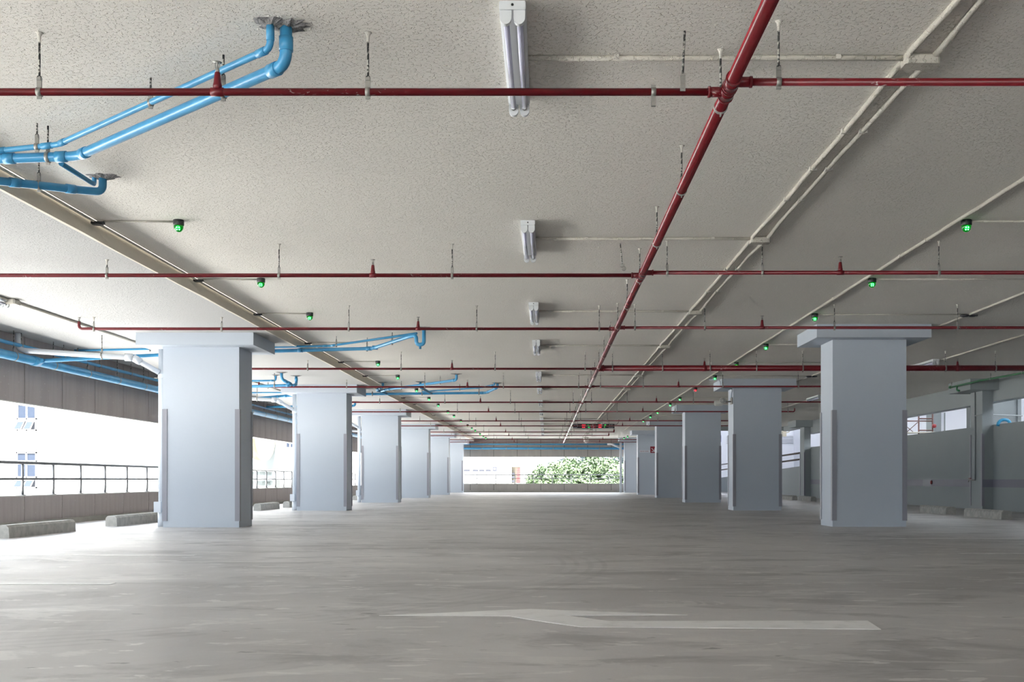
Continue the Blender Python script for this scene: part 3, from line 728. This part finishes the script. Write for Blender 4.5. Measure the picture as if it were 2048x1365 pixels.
# white drains on the left columns
for i in range(4):
    dy = 8.03*i
    t = thing('white_downpipe', (-5.32, 15.2+dy, 0), 'white downpipe and drain arm on the left face of the %s left column' % ORD[i], 'pipe', 'white downpipes')
    build('downpipe', MB().tube([(-5.32, 15.2+dy, 0), (-5.32, 15.2+dy, 2.455)], .044, 14), M['whitepvc'], t)
    arm = hz([(-7.08, 14.72+dy, 1.97), (-7.08, 14.72+dy, 1.74), (-6.3, 14.9+dy, 1.70), (-5.66, 15.05+dy, 1.675), (-5.34, 15.16+dy, 1.48)])
    build('drain_arm', MB().tube(fillet(arm, .10, 6), .036, 14), M['whitepvc'], t)
    build('socket', MB().tube([arm[3], on(arm[3], arm[2], .16)], .052, 14), M['whitepvc'], t)
    build('socket', MB().tube([on(arm[3], arm[4], .0), on(arm[3], arm[4], .30)], .050, 14), M['whitepvc'], t)
    build('socket', MB().tube([(-5.32, 15.2+dy, 2.06), (-5.32, 15.2+dy, 2.12)], .049, 14), M['whitepvc'], t)
    build('socket', MB().tube([(-5.32, 15.2+dy, .0), (-5.32, 15.2+dy, .20)], .052, 14), M['whitepvc'], t)
    build('access_box', MB().box(-5.395, -5.30, 15.10+dy, 15.16+dy, .20, .345), M['whitepvc'], t)
    hang(t, -6.05, 14.96+dy, E+1.69, .037, 'x', detail=False)
    build('bracket', MB().box(-5.42, -5.27, 15.19+dy, 15.21+dy, 2.055, 2.062).box(-5.41, -5.27, 15.19+dy, 15.21+dy, .70, .707), M['steel'], t)
t = thing('white_downpipe', (3.78, 55.6, 0), 'white downpipe with a side arm at the far end beside the last right column', 'pipe', 'white downpipes')
build('downpipe', MB().tube([(3.78, 55.55, 0), (3.78, 55.55, 2.58)], .062, 14), M['whitepvc'], t)
build('drain_arm', MB().tube(fillet(hz([(3.1, 55.5, 1.80), (3.3, 55.5, 1.80), (3.78, 55.6, 1.6)]), .1, 6), .045, 12), M['whitepvc'], t)

# ------------------------------------------------------------------ wheel stops and painted lines
def wheel_stop(x0, x1, y0, y1, label, z=.145):
    b = .028
    pr = [(x0, 0), (x1, 0), (x1-.006, z-b), (x1-b-.006, z), (x0+b+.006, z), (x0+.006, z-b)]
    mb = MB().prism(pr, 'y', y0, y1)
    tag(build('wheel_stop', mb, M['stop']), label, 'wheel stop', 'concrete wheel stops')
wheel_stop(-6.10, -5.935, 12.14, 13.86, 'concrete wheel stop nearest the left picture edge')
wheel_stop(-6.13, -5.965, 15.27, 17.0, 'concrete wheel stop just left of the first left column')
wheel_stop(-6.13, -5.965, 23.0, 24.6, 'concrete wheel stop seen between the first two left columns')
wheel_stop(-6.10, -5.94, 25.45, 27.1, 'concrete wheel stop touching the second left column in view')
wheel_stop(-6.10, -5.94, 34.6, 36.2, 'small distant concrete wheel stop between the second and third left columns')
wheel_stop(7.40, 7.58, 17.85, 19.45, 'concrete wheel stop with dark end nearest the right picture edge')
wheel_stop(7.43, 7.62, 20.4, 21.85, 'concrete wheel stop with dark end just right of the first right column')
wheel_stop(7.88, 8.05, 32.7, 34.3, 'concrete wheel stop seen just left of the first right column')
wheel_stop(7.78, 7.95, 34.7, 36.3, 'concrete wheel stop just right of the second right column')
def flr(px, py): d = FPX*EYE/(py-VY); return ((px-VX)*d/FPX, d)
arrow = [flr(*p) for p in [(758, 1232.8), (1062, 1219.6), (1375, 1231.3), (1133, 1232.6), (1217, 1243.8), (1735, 1243), (1762, 1260.3), (1162, 1255.4), (1094, 1246), (1055, 1240), (1020, 1233.8)]]
tag(build('painted_arrow', MB().prism(arrow[::-1], 'z', .0005, .0025), M['line']), 'white painted turning arrow on the near floor', 'road marking')
def pline(x0, x1, y, label, w=.1):
    tag(build('parking_line', MB().box(x0, x1, y-w/2, y+w/2, .0005, .002), M['linef']), label, 'road marking', 'faded parking lines')
pline(-6.4, -3.1, 11.75, 'faded parking line on the left floor, farthest of three, before the wheel stop')
pline(-6.4, -3.0, 9.40, 'faded parking line on the left floor, middle of three')
pline(-6.4, -2.7, 6.85, 'faded parking line on the left floor, nearest of three')
pline(3.68, 7.3, 12.1, 'faded parking line on the right floor before the first right column')
pline(3.64, 7.3, 9.64, 'faded parking line on the right floor, nearest the camera')

# ------------------------------------------------------------------ fixtures on the right wall
t = thing('green_pipe', (8.6, 20, 2.6), 'green pipe with hangers along the ceiling edge at upper right', 'pipe')
gp = [(8.72, 23.6, E+1.99), (8.76, 22.2, E+2.0), (8.86, 20.4, E+1.985), (8.95, 17, E+1.96), (9.0, 12, E+1.95)]
build('pipe', MB().tube(gp, .020, 10), M['green'], t)
build('drop', MB().tube([(8.72, 23.3, E+1.99), (8.72, 23.3, E+1.90)], .018, 10).tube([(8.72, 23.3, E+1.90), (8.78, 23.3, E+1.885)], .022, 10).tube([(8.70, 23.66, E+1.99), (8.70, 23.6, E+1.99)], .030, 10), M['green'], t)
for p in (gp[0], (8.79, 21.7, E+1.997), gp[2], (8.93, 18.2, E+1.968)): hang(t, p[0], p[1], p[2], .021, 'y', detail=False)
t = thing('wall_conduit', (9.19, 23.5, .6), 'thin grey conduit running down the right wall pillar to a small tap', 'conduit')
build('pipe', MB().tube([(9.20, 23.55, 2.53), (9.20, 23.55, .645)], .014, 8), M['rwall'], t)
build('cross_pipe', MB().tube(fillet([(9.20, 23.55, 2.02), (9.20, 23.17, 2.03), (10.8, 24.9, 2.10)], .05), .014, 8), M['rwall'], t)
build('tap', MB().tube([(9.20, 23.55, .645), (9.17, 23.8, .645)], .016, 8).tube([(9.17, 23.8, .645), (9.16, 23.82, .60)], .012, 8), M['steel'], t)
build('tap_handle', MB().box(9.15, 9.19, 23.72, 23.80, .672, .685), M['redplastic'], t)
t = thing('wall_button', (9.44, 26.75, .59), 'round red button on the grey band of the right wall', 'button')
hx = (1864-VX)*1.0
t.location = (XR-.012, 26.86, .583); W[t] = Vector((XR-.012, 26.86, .583))
build('button', MB().lathe([(.045, 0), (.045, .02), (.036, .034), (.015, .040)], W[t], (-1, 0, 0), 16), M['redplastic'], t)
build('rim', MB().lathe([(.056, 0), (.056, .008)], W[t], (-1, 0, 0), 16), M['hole'], t)
t = thing('blue_hose', (9.5, 20.5, 1.8), 'bright blue ribbed hose bent over the top of the right wall', 'hose')
hp = [(9.425, 22.9, 1.765), (9.43, 22.9, 1.83), (9.48, 22.9, 1.885), (9.56, 22.9, 1.905), (9.64, 22.9, 1.885), (9.685, 22.9, 1.83), (9.69, 22.9, 1.6)]
hpf = fillet(hp, .05, 4); build('hose', MB().tube(hpf, [.029+.007*(k % 2) for k in range(len(hpf))], 12), M['hose'], t)

# scaffold and lines in the ramp court
t = thing('scaffold', (12.3, 36.5, 0), 'brown tubular scaffold seen through the slot opening of the right wall', 'scaffold')
for x in (11.35, 12.39, 12.85): build('upright', MB().tube([(x, 36.5, 0), (x, 36.5, 2.90)], .026, 8), M['scaff'], t)
for z, x0, x1 in ((2.68, 12.39, 12.85), (2.60, 11.35, 12.85), (2.29, 12.39, 12.85), (1.2, 11.35, 12.85)): build('ledger', MB().tube([(x0, 36.5, z), (x1, 36.5, z)], .022, 8), M['scaff'], t)
build('brace', MB().tube([(11.4, 36.5, 2.90), (12.2, 36.5, 2.24)], .012, 6), M['scaff'], t)
build('brace', MB().tube([(12.36, 36.5, 2.56), (12.0, 36.5, 2.24)], .012, 6), M['scaff'], t)
build('plank', MB().box(11.2, 12.9, 36.3, 37.0, 2.20, 2.235), M['plank'], t)
build('joint', MB().lathe([(.01, -.07), (.06, -.05), (.075, 0), (.06, .05), (.01, .07)], (12.87, 36.4, 2.43), (0, 0, 1), 12), M['redplastic'], t)
t = thing('cable_run', (12, 61.9, 2.9), 'thin grey cables crossing the white ramp wall between the right columns', 'cable')
for z in (3.10, 3.03, 2.94, 2.86, 2.78, 2.70): build('cable', MB().tube([(10.2, 61.98, z), (13.95, 61.98, z)], .010, 6), M['cable'], t)
t = thing('blue_frame_sign', (9.6, 61.98, 2.8), 'white sign with a blue border behind the third right column', 'sign')
build('board', MB().box(9.2, 9.90, 61.97, 62, 2.77, 3.16), M['signw'], t)
build('border', MB().box(9.80, 9.88, 61.955, 61.97, 2.79, 3.14).box(9.22, 9.30, 61.955, 61.97, 2.79, 3.14).box(9.30, 9.40, 61.955, 61.97, 3.09, 3.14).box(9.72, 9.80, 61.955, 61.97, 3.09, 3.14).box(9.30, 9.40, 61.955, 61.97, 2.79, 2.84).box(9.72, 9.80, 61.955, 61.97, 2.79, 2.84), M['signb'], t)
t = thing('bracket_box', (13.0, 60, 3.1), 'beige boxy bracket at the top of the slot opening between the right columns', 'bracket')
build('housing', MB().box(9.6, 9.75, 44.5, 44.8, 2.40, 2.75), M['beigebox'], t)
build('arm', MB().tube(fillet([(9.75, 44.6, 2.72), (9.88, 44.6, 2.72), (9.88, 44.6, 2.58), (9.75, 44.6, 2.56)], .05), .02, 8), M['beigebox'], t)
t = thing('round_blue_sign', (10.95, 25.6, 2.4), 'edge of a round blue sign beyond the opening at the right picture edge', 'sign')
build('disc', MB().lathe([(.12, 0), (.12, .012)], (10.86, 25.5, 2.42), (0, -1, 0), 24), M['signb'], t)
build('pole', MB().tube([(10.86, 25.53, 0), (10.86, 25.53, 2.5)], .018, 8), M['steel'], t)

# ------------------------------------------------------------------ signs and speaker
YS = 15.13+8.02*4
t = thing('direction_sign', (4.40, YS, 1.9), 'white sign with THIS WAY DOWN and a red arrow square on the fifth right column', 'sign')
sx = lambda px: (px-VX)*YS/FPX
sz = lambda py: EYE+(VY-py)*YS/FPX
build('text_board', MB().box(sx(1279), sx(1301), YS-.008, YS-.001, sz(905.7), sz(900.8)), M['signw'], t)
build('arrow_board', MB().box(sx(1300.6), sx(1313.2), YS-.012, YS-.001, sz(906.4), sz(893.6)), M['signr'], t)
aw = MB()
def bar(mb, p, q, w, y0, y1):
    p, q = Vector((p[0], 0, p[1])), Vector((q[0], 0, q[1])); d = (q-p).normalized(); n_ = Vector((-d.z, 0, d.x))*w/2
    pts = [p+n_, q+n_, q-n_, p-n_]; mb.prism([(v.x, v.z) for v in pts], 'y', y0, y1)
bar(aw, (sx(1303), sz(897)), (sx(1308.3), sz(902.6)), .030, YS-.015, YS-.012)
bar(aw, (sx(1303), sz(903.6)), (sx(1309.6), sz(903.6)), .030, YS-.015, YS-.012)
bar(aw, (sx(1309.2), sz(897.5)), (sx(1309.2), sz(904.2)), .030, YS-.015, YS-.012)
build('arrow', aw, M['signw'], t)
fc = bpy.data.curves.new('lettering', 'FONT'); fc.body = 'THIS WAY DOWN'; fc.size = .073; fc.extrude = .001; fc.align_x = 'LEFT'
fc.materials.append(M['signr'])
ft = bpy.data.objects.new('lettering_source', fc); COL.objects.link(ft)
fm = bpy.data.meshes.new_from_object(ft.evaluated_get(bpy.context.evaluated_depsgraph_get())); bpy.data.objects.remove(ft)
fo = bpy.data.objects.new('lettering', fm); COL.objects.link(fo); fo.parent = t; fo.location = Vector((sx(1280), YS-.0095, sz(904.5)))-W[t]; fo.rotation_euler = (math.pi/2, 0, 0)
fo.scale = (.60, .95, 1)

YD = 38.4
t = thing('led_display', ((1188-VX)*YD/FPX, YD, E+1.77), 'long black hanging display board with red and green lit symbols', 'display')
dx = lambda px: (px-VX)*YD/FPX
dz = lambda py: EYE+(VY-py)*YD/FPX
build('housing', MB().box(dx(1146), dx(1229), YD, YD+.10, dz(857.2), dz(848.3)), M['black'], t)
for px in (1150, 1218): build('hanger_rod', MB().tube([(dx(px), YD+.05, dz(848.3)), (dx(px), YD+.05, ZC)], .006, 6), M['rod'], t)
build('cable', MB().tube(fillet([(dx(1229), YD+.05, dz(849.5)), (dx(1235), YD+.05, dz(849.0)), (dx(1237.5), YD+.05, dz(844)), (dx(1238), YD+.05, ZC)], .08), .010, 6), M['black'], t)
def disp(name, rects, mat):
    mb = MB()
    for x0, x1, y0, y1 in rects: mb.box(dx(x0), dx(x1), YD-.006, YD, dz(y1), dz(y0))
    build(name, mb, mat, t)
R = lambda a, b, c, d: (1140+a/20.48, 1140+b/20.48, 840+c/20.48, 840+d/20.48)
disp('red_digits', [R(490, 530, 205, 265), R(530, 560, 205, 240), R(560, 590, 215, 262), R(590, 630, 205, 240), R(500, 545, 290, 325), R(565, 615, 290, 325)], M['dispr'])
disp('red_digits', [R(1170, 1200, 205, 245), R(1200, 1235, 215, 262), R(1235, 1290, 205, 245), R(1165, 1290, 288, 325)], M['dispr'])
disp('green_arrow', [R(725, 755, 205, 225), R(710, 770, 225, 245), R(697, 785, 245, 265), R(735, 810, 300, 328)], M['dispg'])
disp('green_arrow', [R(1410, 1480, 205, 245), R(1395, 1435, 290, 315)], M['dispg'])
disp('red_panel', [R(862, 1050, 190, 345)], M['signr'])
mb = MB()
for x0, x1, y0, y1 in [R(915, 955, 205, 245), R(935, 965, 300, 325), R(965, 985, 290, 310), R(1610, 1650, 200, 225), R(1690, 1735, 200, 225), R(1580, 1770, 310, 326), R(150, 200, 205, 230), R(230, 270, 200, 225), R(135, 300, 310, 328)]:
    mb.box(dx(x0), dx(x1), YD-.009, YD-.006, dz(y1), dz(y0))
build('white_symbols', mb, M['signw'], t)

t = thing('horn_speaker', (3.74, 23.35, 2.3), 'ivory twin speaker mounted on the left face of the second right column', 'speaker')
c1 = Vector((3.745, 23.25, E+1.675)); c2 = Vector((3.66, 23.30, E+1.625)); d1 = Vector((-.25, -1, -.05)).normalized()
build('shell', MB().lathe([(.050, -.10), (.062, -.085), (.066, .06), (.060, .075)], c1, d1, 20), M['speaker'], t)
build('grille', MB().lathe([(.056, .070), (.050, .079), (.010, .084)], c1, d1, 20), M['grille'], t)
sp = MB(); B1 = d1.cross(Vector((0, 0, 1))).normalized(); U1 = B1.cross(d1)
for k in range(4):
    a = math.pi*k/4; v = B1*math.cos(a)+U1*math.sin(a); sp.tube([c1+d1*.083-v*.055, c1+d1*.085, c1+d1*.083+v*.055], .0035, 5)
build('grille_spokes', sp, M['speaker'], t)
build('shell', MB().lathe([(.030, -.09), (.058, -.075), (.062, .05), (.050, .085), (.020, .092)], c2, Vector((-1, .15, -.05)), 20), M['speaker'], t)
build('bracket', MB().box(3.93, 3.95, 23.22, 23.44, E+1.60, E+1.74).tube([(3.94, 23.33, E+1.66), (3.72, 23.33, E+1.65)], .016, 8), M['steel'], t)
build('feed_conduit', MB().tube(fillet([(3.40, 22.9, ZC-.02), (3.62, 22.85, ZC-.03), (3.64, 22.86, 2.57), (3.92, 23.1, 2.56), (3.935, 23.33, 2.48), (3.935, 23.33, 2.38)], .06), .014, 8), M['paint'], t)
tag(build('round_fixture', MB().lathe([(.10, 0), (.13, -.03), (.13, -.22), (.09, -.27), (.03, -.28)], (2.0, 54.6, ZC), n=18), M['speaker']), 'white round fixture hanging at the far end of the ceiling', 'lamp')

# ------------------------------------------------------------------ outdoors
gz = -7.0
g = place('ground', MB().box(-250, 250, -150, 420, -.2, 0).mesh('ground', M['ground']), None, (0, 0, gz)); struct(g, 'paved ground far below the parking deck', 'ground')
# left building
YF = 75.0
fx = lambda px: (px-VX)*YF/FPX
fz = lambda py: EYE+(VY-py)*YF/FPX
bl = thing('white_building', (-30, YF, gz), 'bright white rendered building seen over the left railing', 'building')
build('wall', MB().box(-52, -14.2, YF, YF+12, gz, 16), M['facade'], bl)
for px0, px1 in ((-40, 27), (77, 115), (121, 237), (242.5, 330)):
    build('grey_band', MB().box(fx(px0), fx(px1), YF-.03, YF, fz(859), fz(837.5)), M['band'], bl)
for px0, px1 in ((-40, 28), (77, 560), ):
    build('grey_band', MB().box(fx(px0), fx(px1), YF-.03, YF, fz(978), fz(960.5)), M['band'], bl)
for px in (118, 239.5): build('pilaster', MB().box(fx(px)-.07, fx(px)+.07, YF-.05, YF, gz, 12), M['facade'], bl)
def window(x0, x1, zs, vents):
    w = build('window', MB().box(x0, x1, YF-.04, YF-.02, zs[0], zs[-1]), M['shade'], bl)
    fr = MB(); xm = (x0+x1)/2
    for x in (x0, xm, x1): fr.box(x-.05, x+.05, YF-.12, YF-.04, zs[0]-.05, zs[-1]+.05)
    for z in zs: fr.box(x0-.05, x1+.05, YF-.12, YF-.04, z-.05, z+.05)
    build('window_frame', fr, M['frame'], w)
    for k, (z0, z1) in enumerate(zip(zs, zs[1:])):
        for a, b in ((x0+.05, xm-.05), (xm+.05, x1-.05)):
            if k == 0 and vents:
                h = z1-z0-.08; o_ = .45
                def sash(a, b, t0, t1, y):
                    return MB().add([(a-.1+.0, y-o_, z0+.02+t0), (b-.1, y-o_, z0+.02+t0), (b, y, z1-.05-t1), (a, y, z1-.05-t1), (a-.1, y-o_+.03, z0+.02+t0), (b-.1, y-o_+.03, z0+.02+t0), (b, y+.03, z1-.05-t1), (a, y+.03, z1-.05-t1)], [(0,1,2,3),(7,6,5,4),(0,4,5,1),(3,2,6,7),(0,3,7,4),(1,5,6,2)])
                build('sash', sash(a, b, 0, 0, YF-.14), M['frame'], w)
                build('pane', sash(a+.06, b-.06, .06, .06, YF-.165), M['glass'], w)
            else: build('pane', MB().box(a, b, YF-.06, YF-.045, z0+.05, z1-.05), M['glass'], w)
window(fx(36), fx(73), [fz(861), fz(838.5), fz(808), fz(785)], True)
window(fx(35), fx(73.5), [fz(976), fz(955), fz(923), fz(906)], True)
lv = MB()
for k in range(6): lv.box(fx(-8), fx(9), YF-.08, YF-.02, fz(921.5-k*2.7), fz(920-k*2.7))
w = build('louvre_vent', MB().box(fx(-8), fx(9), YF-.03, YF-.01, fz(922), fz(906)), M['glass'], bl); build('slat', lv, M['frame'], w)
w = build('window', MB().box(fx(573), fx(590), YF-.04, YF-.02, fz(895.5), fz(882)), M['shade'], bl)
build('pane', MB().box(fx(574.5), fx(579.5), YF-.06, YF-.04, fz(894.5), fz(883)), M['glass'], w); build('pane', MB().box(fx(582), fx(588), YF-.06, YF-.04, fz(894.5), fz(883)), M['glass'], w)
build('window_frame', MB().box(fx(572), fx(590), YF-.10, YF-.04, fz(897), fz(895.3)).box(fx(579.5), fx(582), YF-.1, YF-.04, fz(895.5), fz(882)), M['frame'], w)
# sign wall with round sign
YG = 69.0
gx = lambda px: (px-VX)*YG/FPX
gzz = lambda py: EYE+(VY-py)*YG/FPX
t = thing('sign_wall', (gx(520), YG, gz), 'pale grey wall with two rows of small lettering between the first two left columns', 'wall')
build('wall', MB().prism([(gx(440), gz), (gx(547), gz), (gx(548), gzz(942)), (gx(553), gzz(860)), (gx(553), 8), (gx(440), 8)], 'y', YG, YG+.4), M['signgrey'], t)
lt = MB(); random.seed(3)
for yc, hh, a, b in ((947.5, 6, 500, 543), (967, 8, 501, 545)):
    px = a
    while px < b:
        k = random.choice((0, 1, 2)); x0 = gx(px); z0, z1 = gzz(yc+hh/2), gzz(yc-hh/2)
        bar(lt, (x0, z0), (x0+(.03 if k == 1 else 0), z1), .035, YG-.04, YG)
        if k: bar(lt, (x0, z1-.02), (x0+.07, z1-.02 if k == 2 else z0), .03, YG-.04, YG)
        px += random.uniform(2.4, 3.6)
build('lettering', lt, M['letter'], t)
random.seed(11)
t = thing('round_sign', (gx(535), YG-1.2, gzz(880)), 'round white sign with a pale gold rim on the sign wall', 'sign')
cs = Vector((gx(541), YG-1.6, gzz(872))); ax = Vector((.985, -.16, 0)).normalized()
build('face', MB().lathe([(1.50, .0), (1.50, .05), (.1, .06)], cs, ax, 40), M['facade'], t)
build('rim', MB().lathe([(1.50, -.42), (1.58, -.42), (1.62, .08), (1.51, .08), (1.50, -.42)], cs, ax, 40, False), M['gold'], t)
fr = MB(); B2 = ax.cross(Vector((0, 0, 1))); U2 = Vector((0, 0, 1))
for k in range(14):
    a = 2*math.pi*k/14; v = B2*math.cos(a)+U2*math.sin(a); fr.tube([cs-ax*.40+v*1.40, cs-ax*.95+v*1.35], .05, 6)
    v2 = B2*math.cos(a+.45)+U2*math.sin(a+.45); fr.tube([cs-ax*.45+v*1.38, cs-ax*.95+v2*1.35], .04, 6)
build('support_frame', fr, M['cable'], t)
# end building
YH = 110.0
ex = lambda px: (px-VX)*YH/FPX
ez = lambda py: EYE+(VY-py)*YH/FPX
t = thing('white_building', (-8, YH, gz), 'white building with a row of small windows beyond the far end railing', 'building')
build('wall', MB().box(-24, ex(1023), YH, YH+14, gz, 14).box(ex(1041), ex(1067.5), YH, YH+14, gz, 14).box(ex(1023), ex(1041), YH, YH+14, ez(934), 14).box(ex(1023), ex(1041), YH, YH+14, gz, ez(967)), M['facade'], t)
for a, b in ((926, 940), (945.5, 956.5), (958.6, 969), (971, 982)):
    w = build('window', MB().box(ex(a), ex(b), YH-.03, YH-.01, ez(943.6), ez(934)), M['shade'], t)
    build('blind', MB().box(ex(a), ex(b), YH-.08, YH-.03, ez(939.8), ez(935.2)), M['frame'], w)
build('fan_panel', MB().box(ex(985), ex(994), YH-.05, YH-.01, ez(943), ez(934)), M['shade'], t)
build('fan', MB().lathe([(.10, 0), (.10, .05)], (ex(989.3), YH-.05, ez(938.6)), (0, -1, 0), 12), M['frame'], t)
rec = build('doorway', MB().box(ex(1023), ex(1041), YH+1.2, YH+1.3, ez(967), ez(934)), M['beigebox'], t)
for py in (946, 953, 961): build('service_unit', MB().box(ex(1023.2), ex(1029), YH+.4, YH+.9, ez(py+4), ez(py)), M['shade'], rec)
rl = MB()
for px in (1034, 1036.5, 1039.2): rl.box(ex(px)-.02, ex(px)+.02, YH+.05, YH+.12, ez(966), ez(937))
for k in range(9): rl.box(ex(1034), ex(1039.2), YH+.05, YH+.12, ez(938+k*3.4)-.03, ez(938+k*3.4)+.03)
build('red_grating', rl, M['redplastic'], rec)

def tree(name, label, x, y, top, rad, hgt, nclump, nleaf, leaf, mat, group):
    t = thing(name, (x, y, gz), label, 'tree', group)
    build('trunk', MB().tube([(x, y, gz), (x+.2, y, top-hgt*.9), (x, y, top-hgt*.3)], [.28, .2, .06], 8), M['bark'], t)
    vs = []; fs = []; zc = top-hgt/2
    for c in range(nclump):
        a = random.uniform(0, 2*math.pi); u = random.uniform(-1, 1); q = random.uniform(.55, 1)
        s = math.sqrt(1-u*u)
        cc = Vector((x+rad*q*s*math.cos(a), y+rad*q*s*math.sin(a), zc+hgt/2*q*u*.92)); cr = rad*random.uniform(.16, .30)
        for k in range(nleaf):
            d = Vector((random.gauss(0, 1), random.gauss(0, 1), random.gauss(0, 1))).normalized()
            p = cc+d*cr*random.uniform(.75, 1.05)
            nrm = (d+Vector((random.gauss(0, .45), random.gauss(0, .45), random.gauss(.35, .45)))).normalized()
            e1 = nrm.orthogonal().normalized(); e1 = Matrix.Rotation(random.uniform(0, 6.28), 3, nrm) @ e1; e2 = nrm.cross(e1)
            l = leaf*random.uniform(.6, 1.3); i = len(vs)
            vs += [p-e1*l, p+e2*l*.55+nrm*l*.15, p+e1*l, p-e2*l*.55+nrm*l*.15]; fs.append((i, i+1, i+2, i+3))
    o = build('foliage', MB().add(vs, fs), M[mat], t); o['kind'] = 'stuff'
random.seed(5)
TR = [(-.55, 98, 2.35, 1.5), (.95, 101, 2.75, 1.6), (2.6, 97, 2.95, 1.9), (4.3, 99, 3.1, 2.0), (6.0, 97, 2.9, 2.0), (7.6, 100, 2.6, 1.9), (5.0, 93, 1.2, 1.7), (1.6, 93, 1.0, 1.5)]
TL = ['bushy green tree just right of the white end building', 'green tree with pointed crown second from the end building', 'broad green tree left of the middle of the far tree row', 'tallest bright green tree in the far tree row', 'broad bright green tree at the right of the far tree row', 'green tree half hidden by the far right downpipe', 'low yellow-green tree in front at the right of the far tree row', 'low green tree in front at the left of the far tree row']
for (x, y, top, r), l in zip(TR, TL): tree('leafy_tree', l, x, y, top, r, 5.2, 95, 75, .14, 'leaf', 'trees beyond the far end railing')
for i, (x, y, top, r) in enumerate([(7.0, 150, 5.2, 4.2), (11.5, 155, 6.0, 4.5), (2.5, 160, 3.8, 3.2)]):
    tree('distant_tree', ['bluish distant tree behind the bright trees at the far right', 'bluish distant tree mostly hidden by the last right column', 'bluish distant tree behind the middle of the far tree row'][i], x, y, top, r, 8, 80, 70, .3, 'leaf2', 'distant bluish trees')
